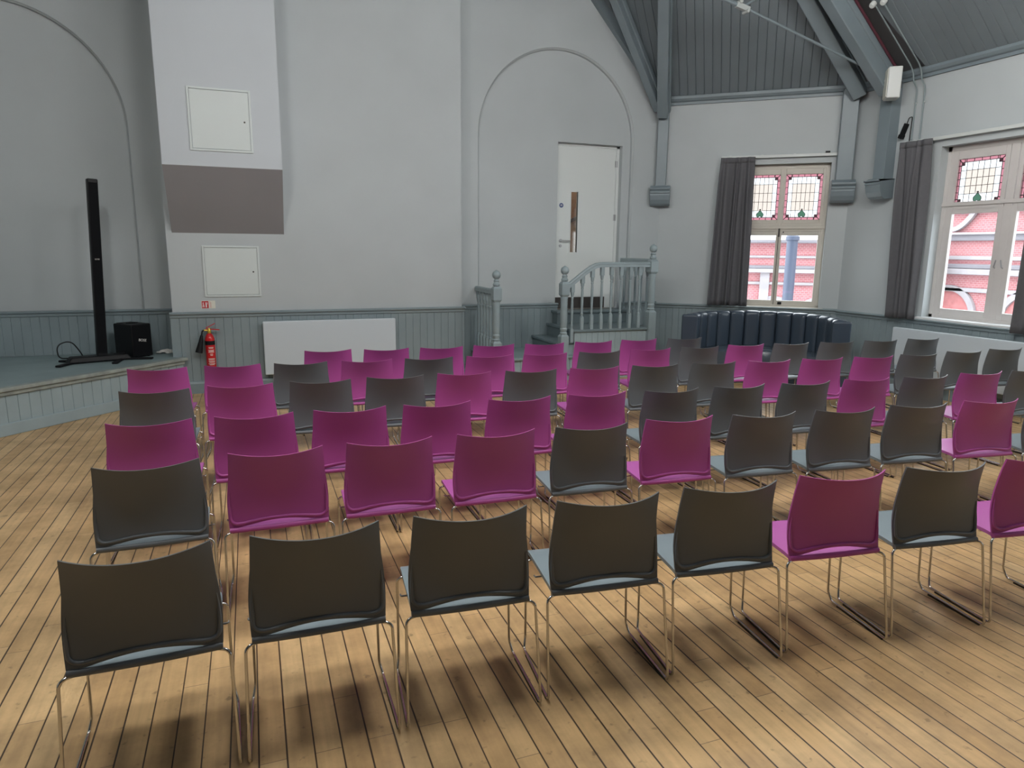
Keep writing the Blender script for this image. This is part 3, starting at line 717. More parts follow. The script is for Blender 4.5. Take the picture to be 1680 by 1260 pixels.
# ------------------------------------------------------------------ windows
def make_window(idx, P, X, N_, fr, off, mats, label, lights, zt0, zt1, zl0, zl1, opening, sill_z, sashes=True):
    """P,X,N_: wall frame; lights = list of (s0,s1) glass extents"""
    root = struct(empty('window_%d' % idx, P), label); root['category'] = 'window'
    Z = V((0,0,1)); O = (0,0,0); s0, s1, z0, z1 = opening['s0'], opening['s1'], opening['z0'], opening['z1']
    d0, d1 = off-0.03, off+0.05
    mb = MB(); e = 0.004
    # outer frame
    mb.obox(O, X, N_, Z, (s0, d0, z0), (s0+0.05, d1+0.02, z1)); mb.obox(O, X, N_, Z, (s1-0.05, d0, z0), (s1, d1+0.02, z1))
    mb.obox(O, X, N_, Z, (s0, d0, z1-0.06), (s1, d1+0.02, z1)); mb.obox(O, X, N_, Z, (s0, d0, z0), (s1, d1+0.02, z0+0.06))
    # inner face between openings, split at transom
    ztm0, ztm1 = zl1+0.09, zt0-0.09
    mb.obox(O, X, N_, Z, (s0, d0+0.008, zl1+0.055), (s1, d1+0.01, zt0-0.03))
    mb.obox(O, X, N_, Z, (s0, d0-0.012, ztm0), (s1, d0+0.012, ztm0+0.045))
    for a, b in zip(lights, lights[1:]):
        m = (a[1]+b[0])/2; hw = max(0.02, (b[0]-a[1])/2-0.06) if (b[0]-a[1]) > 0.1 else 0.022
        mb.obox(O, X, N_, Z, (m-hw, d0+0.002, z0), (m+hw, d1+0.01, z1))
    mb.build('window_frame', fr, root, bevel=0.006)
    # lower casements and upper sashes
    for i, (a, b) in enumerate(lights):
        mid_gap = 0.075
        for (g0, g1, nm) in ((zl0, zl1, 'casement'), (zt0, zt1, 'top_light')):
            mb = MB(); w = 0.07 if nm == 'casement' else 0.05
            u0 = a-w; u1 = b+w
            if i > 0: u0 = max(u0, (lights[i-1][1]+a)/2 + 0.003)
            if i < len(lights)-1: u1 = min(u1, (b+lights[i+1][0])/2 - 0.003)
            q0, q1 = g0-w, g1+ (0.055 if nm == 'casement' else 0.05)
            if nm == 'casement': q0 = z0+0.055
            else: q1 = z1-0.055
            if i == 0: u0 = s0+0.045
            if i == len(lights)-1: u1 = s1-0.045
            dd0, dd1 = d0+0.004, d0+0.05
            for A, B in (((u0, dd0, q0), (a, dd1, q1)), ((b, dd0, q0), (u1, dd1, q1)), ((a, dd0, q0), (b, dd1, g0)), ((a, dd0, g1), (b, dd1, q1))): mb.obox(O, X, N_, Z, A, B)
            cs = mb.build(nm, fr, root, bevel=0.005)
            if nm == 'casement':
                mb = MB(); mb.obox(O, X, N_, Z, (a, dd0+0.02, g0), (b, dd0+0.026, g1)); mb.build('pane', PANE, cs)
            else:
                leaded(root, cs, O, X, N_, a, b, g0, g1, dd0+0.02)
    if sashes:
        m = (lights[0][1]+lights[1][0])/2
        for zz, nm in ((zl1-0.02, 'bolt'),):
            mb = MB(); mb.obox(O, X, N_, Z, (m-0.012, d0-0.012, zz-0.0), (m+0.012, d0+0.006, zz+0.12)); mb.obox(O, X, N_, Z, (m+0.05, d0-0.014, zz+0.055), (m+0.066, d0+0.006, zz+0.075)); mb.build('bolt', DARKM, root)
        mb = MB(); mb.obox(O, X, N_, Z, (m+0.055, d0-0.03, zl0-0.055), (m+0.11, d0+0.006, zl0-0.02)); mb.build('window_latch', BLACK, root, bevel=0.006)
        mb = MB(); mb.tube([V(X)*(m-0.004) + V(N_)*(d0-0.002) + Z*(zl0-0.06), V(X)*(m-0.004) + V(N_)*(d0-0.002) + Z*(zl1+0.05)], 0.004, 6); mb.build('meeting_bead', DARKM, root)
    else:
        m = (lights[0][1]+lights[1][0])/2
        for q in (-0.045, 0.045):
            mb = MB(); zz = (zl0+zl1)/2 - 0.06
            mb.tube(fillet([V(X)*(m+q) + V(N_)*(d0-0.004) + Z*zz, V(X)*(m+q) + V(N_)*(d0-0.03) + Z*(zz+0.01), V(X)*(m+q*0.6) + V(N_)*(d0-0.03) + Z*(zz+0.09)], 0.01), 0.006, 8); mb.build('window_latch', STEEL, root)
    # sill board
    mb = MB(); mb.obox(O, X, N_, Z, (s0-0.06, -0.05, sill_z-0.035), (s1+0.06, d0+0.01, sill_z)); mb.build('window_sill', SILL if idx > 1 else WFRAME, root, bevel=0.008)
    return root

def leaded(root, cs, O, X, N_, a, b, z0, z1, d):
    """leaded light: pink border pieces, clear and beige quarries, green heart, lead cames"""
    X = V(X); N_ = V(N_); Z = V((0,0,1)); w = b-a; h = z1-z0
    P = lambda u, v, k=0.0: X*(a+u) + N_*(d+k) + Z*(z0+v)
    bw = 0.036
    mb = MB()
    def quad(u0, v0, u1, v1, mi): mb.face([P(u0, v0), P(u1, v0), P(u1, v1), P(u0, v1)], mi)
    quad(0, 0, w, bw, 1); quad(0, h-bw, w, h, 1); quad(0, bw, bw, h-bw, 1); quad(w-bw, bw, w, h-bw, 1)
    c = bw*2.0
    n = 7; iw = w-2*bw; hx = w/2; hh = 0.10; hw_ = 0.048; hz = bw + 0.005
    # quarries: a white ring and beige strips in the middle
    zr = [bw, bw+0.095, bw+0.095+(h-2*bw-0.19)/3, bw+0.095+2*(h-2*bw-0.19)/3, h-bw-0.095, h-bw]
    for r in range(5):
        for k in range(n):
            u0 = bw + iw*k/n; u1 = bw + iw*(k+1)/n
            edge = r in (0, 4) or k in (0, n-1)
            quad(u0, zr[r], u1, zr[r+1], 0 if edge else 2)
    g = 0.0015
    for sx in (0, 1):
        for sz in (0, 1):
            ux = lambda q: (w-q) if sx else q
            vz = lambda q: (h-q) if sz else q
            mb.face([P(ux(bw), vz(bw), -g), P(ux(c), vz(bw), -g), P(ux(c), vz(c-0.008), -g), P(ux(c-0.008), vz(c), -g), P(ux(bw), vz(c), -g)], 1)
    heart = [(0, hh), (0.020, hh-0.026), (hw_, hh-0.055), (hw_, 0.022), (hw_*0.8, 0.004), (hw_*0.45, 0.0), (0.012, 0.007), (0, 0.014), (-0.012, 0.007), (-hw_*0.45, 0), (-hw_*0.8, 0.004), (-hw_, 0.022), (-hw_, hh-0.055), (-0.020, hh-0.026)]
    mb.face([P(hx+u, hz+v, -g*1.5) for u, v in heart], 3)
    mb.build('leaded_pane', [LEADW, LEADP, LEADB, LEADG], cs)
    mb = MB(); r = 0.0032
    def line(u0, v0, u1, v1, rr=r): mb.tube([P(u0, v0, -0.003), P(u1, v1, -0.003)], rr, 5)
    for k in range(1, n):
        u = bw + iw*k/n; line(u, bw if abs(u-hx) > 0.05 else hz+hh, u, h-bw-0.0)
    for z in zr[1:5]: line(bw, z, w-bw, z)
    for (u0, v0, u1, v1) in ((bw, bw, w-bw, bw), (bw, h-bw, w-bw, h-bw), (bw, bw, bw, h-bw), (w-bw, bw, w-bw, h-bw)): line(u0, v0, u1, v1, 0.004)
    m = 6
    for k in range(1, m):
        line(w*k/m, 0, w*k/m, bw, 0.004); line(w*k/m, h-bw, w*k/m, h, 0.004)
    for k in range(1, 7):
        line(0, h*k/7, bw, h*k/7, 0.004); line(w-bw, h*k/7, w, h*k/7, 0.004)
    for sx in (0, 1):
        for sz in (0, 1):
            ux = (lambda q: w-q) if sx else (lambda q: q)
            vz = (lambda q: h-q) if sz else (lambda q: q)
            line(ux(0), vz(0), ux(c*0.9), vz(c*0.9), 0.005); line(ux(c), vz(0), ux(c), vz(c), 0.004); line(ux(0), vz(c), ux(c), vz(c), 0.004)
    hp = [P(hx+u, hz+v, -0.004) for u, v in heart]; mb.tube(hp, 0.0035, 5, closed=True)
    mb.box(P(hx, hz+hh+0.006, -0.004), (0.016, 0.016, 0.014))
    mb.build('lead_cames', CAME, cs)

make_window(1, C1, DW, NW, WFRAME, 0.13, None, 'cream framed corner window with leaded top lights above the leather booth', [(1.20, 1.688), (1.765, 2.248)], 2.197, 2.827, 1.04, 1.977, W1, 0.955)
make_window(2, C2, XRD, XRN, WFRAME2, 0.15, None, 'white framed right hand window with leaded top lights above the radiator', [(yw(6.085), yw(5.535)), (yw(5.325), yw(4.775))], 2.30, 2.83, 1.08, 2.207, W2, 0.965, sashes=False)
make_window(3, C2, XRD, XRN, WFRAME2, 0.15, None, 'unseen window added for daylight, nearer the viewer on the right wall', [(yw(2.76), yw(2.21)), (yw(2.0), yw(1.45))], 2.30, 2.83, 1.08, 2.207, W3, 0.965, sashes=False)
make_window(4, C2, XRD, XRN, WFRAME2, 0.15, None, 'unseen window added for daylight, beside the viewer on the right wall', [(yw(-0.54), yw(-1.09)), (yw(-1.3), yw(-1.85))], 2.30, 2.83, 1.08, 2.207, W4, 0.965, sashes=False)

# ------------------------------------------------------------------ curtains and rails
def curtain(P, X, nin, s_top, s_bot, ztop, zbot, folds, label, amp=0.042, dist=0.12):
    t = thing('curtain', label, 'curtain', 'charcoal window curtains', P); X = V(X); nin = V(nin); Z = V((0,0,1))
    mb = MB(); NU, NV = folds*10, 24
    ph = [random.uniform(-0.5, 0.5) for _ in range(folds+2)]
    def fn(u, v):
        v2 = v**0.8
        s = s_top[0]*(1-v2) + s_bot[0]*v2; e = s_top[1]*(1-v2) + s_bot[1]*v2
        x = s + (e-s)*u
        a = amp*(0.35 + 0.65*min(1, v*4))*(0.75 + 0.35*math.sin(3.1*u*folds + 1.3))
        k = 2*PI*folds*u + 1.1*math.sin(2*PI*u*1.7 + v*1.2) + 0.6*math.sin(2*PI*u*3.3 + 2)
        y = dist + a*math.sin(k) + 0.010*math.sin(5*v + 9*u)
        return X*x + nin*y + Z*(ztop + (zbot-ztop)*v)
    mb.grid(fn, NU, NV)
    o = mb.build('curtain_cloth', CURT, t, smooth=True, angle=180); md = o.modifiers.new('thick', 'SOLIDIFY'); md.thickness = 0.004
    mb = MB()
    mb.grid(lambda u, v: fn(u, 0.0) + Z*(0.012 - 0.075*v) + nin*0.004, NU, 2)
    o = mb.build('heading_tape', CURT, t, smooth=True, angle=180); md = o.modifiers.new('thick', 'SOLIDIFY'); md.thickness = 0.006
    return t
curtain(C1, DW, -NW, (0.87, 1.335), (0.80, 1.36), 3.045, 0.955, 5, 'charcoal curtain drawn back at the left of the corner window')
curtain(C2, XRD, (-1,0,0), (yw(6.70), yw(6.27)), (yw(6.62), yw(6.25)), 3.075, 0.93, 4, 'charcoal curtain drawn back at the left of the right hand window')
curtain(C2, XRD, (-1,0,0), (yw(4.98), yw(4.45)), (yw(5.03), yw(4.42)), 3.075, 0.90, 5, 'charcoal curtain at the right edge, over the right hand window')
def rail(P, X, nin, s0, s1, z, label):
    t = thing('curtain_rail', label, 'curtain rail', 'white curtain rails', P); X = V(X); nin = V(nin); Z = V((0,0,1))
    mb = MB(); mb.obox((0,0,0), X, nin, Z, (s0, 0.03, z-0.02), (s1, 0.06, z+0.02)); mb.build('track', WHITE, t, bevel=0.005)
    n = 4
    for k in range(n):
        s = s0 + 0.12 + (s1-s0-0.24)*k/(n-1); mb = MB(); mb.obox((0,0,0), X, nin, Z, (s-0.015, 0, z-0.01), (s+0.015, 0.03, z+0.03)); mb.build('bracket', WHITE, t)
    mb = MB(); mb.obox((0,0,0), X, nin, Z, (s1-0.16, 0.03, z+0.022), (s1-0.10, 0.06, z+0.045)); mb.build('pulley', BLACK, t)
rail(C1, DW, -NW, 0.87, 2.40, 3.065, 'white curtain rail over the corner window')
rail(C2, XRD, (-1,0,0), yw(6.70), yw(4.3), 3.085, 'white curtain rail over the right hand window')

# ------------------------------------------------------------------ leather booth
bo = thing('booth_sofa', 'curved dark blue leather booth with channelled back under the corner window', 'sofa', None, (6.05, 7.02, 0))
RI, RO, ZBT = 0.82, 1.0, 0.93
A0, A1 = math.radians(137), math.radians(-47)
def pol(r, a, z): return V((r*math.cos(a), r*math.sin(a), z))
mb = MB()
prof = [(RI+0.06, 0.02), (RO, 0.02), (RO, 0.86), (RO-0.02, 0.915), (RO-0.06, ZBT), (RI+0.06, ZBT), (RI+0.03, 0.9)]
NS = 48
rows = [mb._v([pol(r, A0+(A1-A0)*k/NS, z) for r, z in prof]) for k in range(NS+1)]
for k in range(NS):
    for j in range(len(prof)): mb._q([rows[k][j], rows[k][(j+1) % len(prof)], rows[k+1][(j+1) % len(prof)], rows[k+1][j]])
mb._q(rows[0][::-1]); mb._q(rows[-1]); mb.build('back_shell', LEATH, bo, smooth=True, angle=50)
NCH = 13
for i in range(NCH):
    a, b = A0+(A1-A0)*i/NCH, A0+(A1-A0)*(i+1)/NCH
    mb = MB()
    def fn(u, v):
        ang = a+(b-a)*(0.01+0.98*u); bul = 0.028*(1-(2*u-1)**4)
        if v < 0.75: z = 0.44 + (ZBT-0.03-0.44)*v/0.75; r = RI+0.012-bul
        else:
            t = (v-0.75)/0.25*PI/2; r = RI+0.012-bul + 0.07*math.sin(t)*1.0; z = ZBT-0.03 + (0.03+bul*0.5)*math.sin(t) - 0.004*(t/(PI/2))**4
            r = RI+0.012-bul + 0.09*(1-math.cos(t))
        return pol(r, ang, z)
    mb.grid(fn, 10, 16); o = mb.build('back_channel', LEATH, bo, smooth=True, angle=80); md = o.modifiers.new('thick', 'SOLIDIFY'); md.thickness = 0.02; md.offset = -1
for ang, sg_ in ((A0, 1), (A1, -1)):
    mb = MB(); T = V((-math.sin(ang), math.cos(ang), 0))*sg_
    R_ = V((math.cos(ang), math.sin(ang), 0)); mb.obox(R_*RI, R_, T, V((0,0,1)), (-0.02, -0.02, 0.02), (RO-RI+0.01, 0.035, ZBT-0.005)); mb.build('end_panel', LEATH, bo, bevel=0.025, seg=4)
mb = MB(); prof = [(0.40, 0.30), (0.40, 0.43), (0.42, 0.455), (0.48, 0.462), (RI, 0.462), (RI+0.03, 0.45), (RI+0.03, 0.30)]
rows = [mb._v([pol(r, A0+(A1-A0)*k/NS, z) for r, z in prof]) for k in range(NS+1)]
for k in range(NS):
    for j in range(len(prof)): mb._q([rows[k][j], rows[k][(j+1) % len(prof)], rows[k+1][(j+1) % len(prof)], rows[k+1][j]])
mb._q(rows[0][::-1]); mb._q(rows[-1]); mb.build('seat_cushion', LEATHS, bo, smooth=True, angle=50)
mb = MB(); prof = [(0.44, 0.0), (0.44, 0.30), (RI, 0.30), (RI, 0.0)]
rows = [mb._v([pol(r, A0+(A1-A0)*k/NS, z) for r, z in prof]) for k in range(NS+1)]
for k in range(NS):
    for j in range(4): mb._q([rows[k][j], rows[k][(j+1) % 4], rows[k+1][(j+1) % 4], rows[k+1][j]])
mb._q(rows[0][::-1]); mb._q(rows[-1]); mb.build('base', LEATH, bo, smooth=True, angle=40)

# ------------------------------------------------------------------ chairs
def make_chair(mp, ms, colname):
    root = empty('stacking_chair')
    def ye(z):
        t = (z-0.405)/0.395
        return 0.030*math.sin(PI*min(1, max(0, t)))**0.9 * (1 if t < 1 else 0)
    def hw(z):
        t = (z-0.405)/0.395
        return 0.226 + 0.006*math.sin(PI*min(1, t*1.5)) - 0.0135*max(0, (t-0.35)/0.65)**1.2
    def sag(z):
        t = max(0, (z-0.42)/0.38); return 0.012 + 0.072*t**1.15
    def zb(u):
        return 0.430 if abs(u) > 0.8 else 0.430 + 0.024*math.cos(u/0.8*PI/2)**1.0
    def S(u, v, k=0.0):
        u2 = 2*u-1; z0 = zb(u2); zt = 0.80 - 0.010*(1-u2*u2)
        # rounded top corners
        z = z0 + (zt-z0)*v; w = hw(z)
        return V((u2*w, ye(z)*(1 + 0.5*(1-u2*u2)) - sag(z)*(1-u2*u2) + k, z))
    NU, NV = 24, 14; T = 0.0075
    mb = MB()
    A = mb.grid(lambda u, v: S(u, v, 0), NU, NV); B = mb.grid(lambda u, v: S(u, v, T), NU, NV)
    for i in range(NU):
        mb._q([A[0][i], B[0][i], B[0][i+1], A[0][i+1]]); mb._q([A[NV][i+1], B[NV][i+1], B[NV][i], A[NV][i]])
    for j in range(NV):
        mb._q([A[j+1][0], B[j+1][0], B[j][0], A[j][0]]); mb._q([A[j][NU], B[j][NU], B[j+1][NU], A[j+1][NU]])
    # bottom rail below the slot, and the raised rim on the rear
    def bar(u, v):
        u2 = 2*u-1; a = 2*PI*v
        yc = -0.008*(1-u2*u2); return V((u2*0.2265, yc + 0.004 + 0.011*math.cos(a), 0.4185 + 0.0125*math.sin(a)))
    g = mb.grid(bar, NU, 8)
    mb._q([g[j][0] for j in range(8)]); mb._q([g[j][NU] for j in range(8)])
    rim = []
    for k in range(9):
        z = 0.60 - 0.125*k/8; w = hw(z); u2 = 0.955; rim.append(V((u2*w, ye(z)*(1 + 0.5*(1-u2*u2))-sag(z)*(1-u2*u2) - 0.001, z)))
    for k in range(1, 7):
        a = PI/2*k/6; u2 = 0.955 - 0.145*(1-math.cos(a)); z = 0.475 - 0.027*math.sin(a); w = hw(z); rim.append(V((u2*w, ye(z)*(1 + 0.5*(1-u2*u2))-sag(z)*(1-u2*u2) - 0.002, z)))
    for k in range(1, 9):
        u2 = 0.81 - 0.81*k/8; z = zb(u2) + 0.010 + 0.006*(1-k/8); rim.append(V((u2*hw(z), ye(z)*(1 + 0.5*(1-u2*u2))-sag(z)*(1-u2*u2) - 0.001, z)))
    full = rim + [V((-p.x, p.y, p.z)) for p in rim[-2::-1]]
    rr = [min(0.0075, 0.0015+0.0011*min(i, len(full)-1-i)) for i in range(len(full))]
    mb.tube(full, rr, 8)
    mb.build('backrest', mp, root, smooth=True, angle=50)
    # seat
    def st_(u, v, k):
        u2 = 2*u-1; y = 0.006 + 0.40*v
        cr = 1.0
        if v > 0.88: cr = 1 - 0.10*((v-0.88)/0.12)**2
        w = (0.224 - 0.004*v)*cr
        z = 0.432 + 0.010*v - 0.006*(1-u2*u2)*math.sin(PI*v)
        if v > 0.8: z -= 0.026*((v-0.8)/0.2)**2
        if v < 0.15: z -= 0.004*(1-v/0.15)**2
        return V((u2*w, y, z-k))
    mb = MB(); NU2, NV2 = 14, 16
    A = mb.grid(lambda u, v: st_(u, v, 0), NU2, NV2); B = mb.grid(lambda u, v: st_(u, v, 0.016), NU2, NV2)
    for i in range(NU2):
        mb._q([A[0][i], B[0][i], B[0][i+1], A[0][i+1]]); mb._q([A[NV2][i+1], B[NV2][i+1], B[NV2][i], A[NV2][i]])
    for j in range(NV2):
        mb._q([A[j+1][0], B[j+1][0], B[j][0], A[j][0]]); mb._q([A[j][NU2], B[j][NU2], B[j+1][NU2], A[j+1][NU2]])
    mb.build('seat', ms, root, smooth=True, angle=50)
    for s in (-1, 1):
        mb = MB()
        pts = [(0.165, 0.315, 0.412), (0.222, 0.325, 0.410), (0.238, 0.328, 0.396), (0.240, 0.312, 0.055), (0.251, 0.292, 0.0115), (0.252, 0.27, 0.0115), (0.2565, -0.075, 0.0115), (0.248, -0.012, 0.396), (0.235, -0.006, 0.409), (0.160, 0.03, 0.411)]
        mb.tube(fillet([(s*x, y, z) for x, y, z in pts], 0.022, 4), 0.0056, 8)
        lg = mb.build('sled_leg', CHROME, root, smooth=True, angle=60)
        mb = MB(); mb.bar((s*0.2523, 0.25, 0.0035), (s*0.256, -0.05, 0.0035), 0.011, 0.007); mb.build('floor_glide', GLIDE, lg)
    mb = MB(); mb.tube([(-0.20, 0.10, 0.404), (0.20, 0.10, 0.404)], 0.006, 8); mb.tube([(-0.20, 0.27, 0.406), (0.20, 0.27, 0.406)], 0.006, 8)
    mb.build('cross_bar', CHROME, root, smooth=True)
    for s in (-1, 1):
        mb = MB(); mb.tube(fillet([(s*0.205, 0.17, 0.408), (s*0.243, 0.17, 0.408), (s*0.243, 0.185, 0.408)], 0.006, 3), 0.0038, 6); mb.build('linking_hook', CHROME, root, smooth=True)
    return root

ROWS = [
    [ ('G', -0.385, 2.298, 1.3), ('G', 0.159, 2.293, -1.3), ('G', 0.706, 2.271, -4.0), ('G', 1.255, 2.237, -5.7), ('G', 1.804, 2.202, -6.6), ('M', 2.363, 2.162, -7.7), ('G', 2.907, 2.098, -8.0), ('M', 3.465, 2.035, -7.8) ],
    [ ('G', -0.478, 3.283, 0.8), ('M', 0.066, 3.316, -0.5), ('M', 0.606, 3.314, -1.7), ('M', 1.163, 3.293, -2.1), ('G', 1.706, 3.259, -3.6), ('M', 2.268, 3.254, -4.8), ('G', 2.812, 3.185, -6.0), ('G', 3.374, 3.122, -6.6), ('G', 3.941, 3.079, -7.7), ('M', 4.515, 3.018, -8.6), ('G', 5.089, 2.956, -8.6) ],
    [ ('M', -0.565, 4.105, -1.7), ('M', -0.025, 4.093, -2.0), ('M', 0.513, 4.084, -1.3), ('M', 1.044, 4.061, -1.0), ('M', 1.589, 4.046, -1.3), ('M', 2.140, 4.023, -1.3), ('G', 2.695, 3.977, -1.8), ('G', 3.248, 3.952, -2.0), ('G', 3.803, 3.898, -3.3), ('M', 4.378, 3.877, -3.3), ('G', 4.911, 3.810, -4.7), ('M', 5.512, 3.794, -4.7), ('G', 6.045, 3.747, -5.2) ],
    [ ('G', -0.644, 5.031, -2.6), ('M', -0.109, 5.055, -3.1), ('G', 0.431, 5.047, -3.8), ('G', 0.976, 5.053, -3.7), ('M', 1.515, 5.045, -3.8), ('G', 2.056, 4.997, -4.3), ('M', 2.605, 4.964, -4.4), ('G', 3.157, 4.921, -4.8), ('G', 3.723, 4.888, -5.2), ('M', 4.264, 4.823, -5.7), ('M', 4.828, 4.778, -5.9), ('M', 5.382, 4.723, -5.8), ('G', 5.938, 4.708, -5.4), ('G', 6.571, 4.722, -5.7), ('G', 7.168, 4.722, -5.0) ],
    [ ('M', -0.728, 5.957, -3.4), ('M', -0.178, 5.959, -3.3), ('G', 0.352, 5.916, -3.1), ('M', 0.896, 5.882, -3.1), ('G', 1.432, 5.852, -2.7), ('M', 1.984, 5.823, -2.7), ('M', 2.517, 5.779, -2.8), ('G', 3.074, 5.764, -2.3), ('M', 3.640, 5.769, -3.4), ('G', 4.203, 5.753, -3.5), ('M', 4.774, 5.759, -4.0), ('G', 5.317, 5.707, -5.0), ('G', 5.889, 5.655, -5.1), ('G', 6.473, 5.610, -5.9), ('G', 7.090, 5.589, -6.3) ],
    [ ('M', 0.642, 6.577, -1.6), ('M', 1.179, 6.511, -1.4), ('M', 1.713, 6.477, -1.4), ('M', 2.258, 6.485, -1.3), ('M', 2.793, 6.436, -1.4), ('M', 3.357, 6.440, -1.7), ('M', 3.910, 6.443, -1.8), ('G', 4.465, 6.398, -2.0) ],
]
RN = ['nearest row', 'second row from the viewer', 'third row from the viewer', 'fourth row from the viewer', 'fifth row from the viewer', 'short farthest row']
ORD = ['leftmost', 'second', 'third', 'fourth', 'fifth', 'sixth', 'seventh', 'eighth', 'ninth', 'tenth', 'eleventh', 'twelfth', 'thirteenth', 'fourteenth', 'fifteenth']
proto = {}
for r, row in enumerate(ROWS):
    for i, (cname, x, y, a) in enumerate(row):
        if cname not in proto:
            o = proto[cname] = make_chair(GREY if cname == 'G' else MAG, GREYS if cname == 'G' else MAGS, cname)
        else: o = copy_tree(proto[cname])
        o.location = (x, y, 0); o.rotation_euler = (0, 0, math.radians(a))
        cw_ = 'dark grey' if cname == 'G' else 'magenta'
        if i == 0: pos = 'leftmost in the %s' % RN[r]
        elif i == len(row)-1: pos = 'rightmost in the %s' % RN[r]
        else: pos = '%s from left in the %s' % (ORD[i], RN[r])
        tag(o, '%s plastic chair, %s' % (cw_, pos), 'chair', 'plastic chairs in the %s' % RN[r])

# ------------------------------------------------------------------ column loudspeaker, bass box, cable, paper
ax, ay = -1.66, 8.83
cs_ = thing('column_loudspeaker', 'tall slim black column loudspeaker on a splayed base on the stage', 'loudspeaker', None, (ax, ay, ZS), math.radians(20))
lean = Matrix.Rotation(math.radians(2.3), 3, 'Y')
mb = MB(); mb.box((0.0, 0, 0), (0.102, 0.10, 1.94)); 
for v in mb.bm.verts: v.co = lean @ v.co + V((0.075, 0, 0.06+0.97))
col_o = mb.build('speaker_column', BLACK, cs_, bevel=0.012, seg=3)
mb = MB(); mb.box((0.0, -0.0505, 0), (0.082, 0.004, 1.86))
for v in mb.bm.verts: v.co = lean @ v.co + V((0.075, 0, 0.06+0.97))
mb.build('speaker_grille', GRILLE, col_o)
Mt = Matrix.Translation(V((0.08, -0.0545, 1.14))) @ Matrix.Rotation(PI/2, 4, 'X')
text_mesh('BOSE', 0.02, 'maker_badge', PAPER, col_o, Mt)
mb = MB(); mb.prism([(-0.31, -0.08, 0.012), (0.33, -0.08, 0.012), (0.33, 0.13, 0.012), (-0.31, 0.13, 0.012)], (0,0,1), 0.06)
for v in mb.bm.verts:
    if v.co.z > 0.05: v.co.x *= 0.86; v.co.y = v.co.y*0.8
mb.build('power_stand', BLACK, cs_, bevel=0.012, seg=3)
for (p, q) in (((-0.26, -0.02, 0.015), (-0.42, -0.20, 0.012)), ((0.22, -0.04, 0.015), (0.10, -0.30, 0.012)), ((0.27, -0.02, 0.015), (0.52, -0.16, 0.012)), ((-0.22, 0.08, 0.015), (-0.34, 0.22, 0.012))):
    mb = MB(); mb.bar(p, q, 0.06, 0.022); mb.build('foot', BLACK, cs_, bevel=0.006)
mb = MB(); mb.tube(fillet([(-0.26, 0.10, 0.05), (-0.36, 0.14, 0.05), (-0.37, 0.16, 0.2), (-0.22, 0.2, 0.24), (-0.14, 0.2, 0.1), (-0.13, 0.14, 0.06)], 0.09, 6), 0.007, 8); mb.build('power_cable', BLACK, cs_, smooth=True)
bb = thing('bass_box', 'black bass loudspeaker box on the stage beside the column', 'loudspeaker', None, (-1.345, 9.17, ZS+0.001), math.radians(42))
mb = MB(); mb.box((0, 0, 0.20), (0.25, 0.33, 0.38)); bx = mb.build('cabinet', BLACK, bb, bevel=0.012, seg=3)
mb = MB(); mb.box((0, -0.167, 0.20), (0.23, 0.006, 0.36)); mb.build('front_grille', GRILLE, bb)
mb = MB(); mb.box((0, 0, 0.395), (0.12, 0.03, 0.012)); mb.box((0, 0.08, 0.393), (0.18, 0.14, 0.006)); mb.build('carry_handle', BLACK, bb)
for sx in (-1, 1):
    for sy_ in (-1, 1):
        mb = MB(); mb.lathe([(0.014, 0), (0.016, 0.012)], (sx*0.09, sy_*0.13, 0), 10); mb.build('foot', GLIDE, bb)
Mt = Matrix.Translation(V((0.0, -0.172, 0.20))) @ Matrix.Rotation(math.radians(9), 4, 'Y') @ Matrix.Rotation(PI/2, 4, 'X')
text_mesh('BOSE', 0.042, 'maker_badge', PAPER, bb, Mt, 0.001)
pp = thing('crumpled_paper', 'small crumpled white paper lying on the stage corner beside the wall', 'paper', None, (-1.02, 9.33, ZS))
mb = MB()
rnd = [random.uniform(-1, 1) for _ in range(200)]
mb.grid(lambda u, v: V((0.11*(u-0.5)*2, 0.07*(v-0.5)*2, 0.012 + 0.035*(1-(2*u-1)**2)*(1-(2*v-1)**2) + 0.009*rnd[int(u*9)*10+int(v*7)])), 9, 7)
mb.build('paper_sheet', PAPER, pp)

# ------------------------------------------------------------------ fire extinguisher and sign
ex = thing('fire_extinguisher', 'red fire extinguisher with black horn on the dado left of the radiator', 'fire extinguisher', None, (-0.495, 8.85, 0.27))
mb = MB(); r = 0.054
mb.lathe([(r-0.006, 0.0), (r, 0.012), (r, 0.385), (r-0.004, 0.41), (r-0.014, 0.435), (0.026, 0.455), (0.02, 0.462)], (0,0,0), 24); cyl = mb.build('cylinder', RED, ex, smooth=True, angle=40)
mb = MB(); mb.lathe([(r+0.0008, 0.325), (r+0.0008, 0.375)], (0,0,0), 24); mb.build('black_band', BLACK, cyl, smooth=True)['label'] = 'black type band'
mb = MB()
def lab(z, a0, a1, h):
    n = 6
    for k in range(n):
        p = [( (r+0.0012)*math.cos(a0+(a1-a0)*q/n), (r+0.0012)*math.sin(a0+(a1-a0)*q/n)) for q in (k, k+1)]
        mb.face([(p[0][0], p[0][1], z), (p[1][0], p[1][1], z), (p[1][0], p[1][1], z+h), (p[0][0], p[0][1], z+h)])
for i, z in enumerate((0.295, 0.285, 0.262, 0.25, 0.238, 0.215, 0.2, 0.16, 0.148, 0.13, 0.118, 0.1, 0.088)):
    m_ = math.radians(-78); wd = (0.5, 0.45, 0.6, 0.55, 0.6, 0.3, 0.25, 0.7, 0.65, 0.7, 0.6, 0.75, 0.5)[i]; lab(z, m_-wd, m_+wd, 0.006)
mb.build('instruction_label', PAPER, cyl)
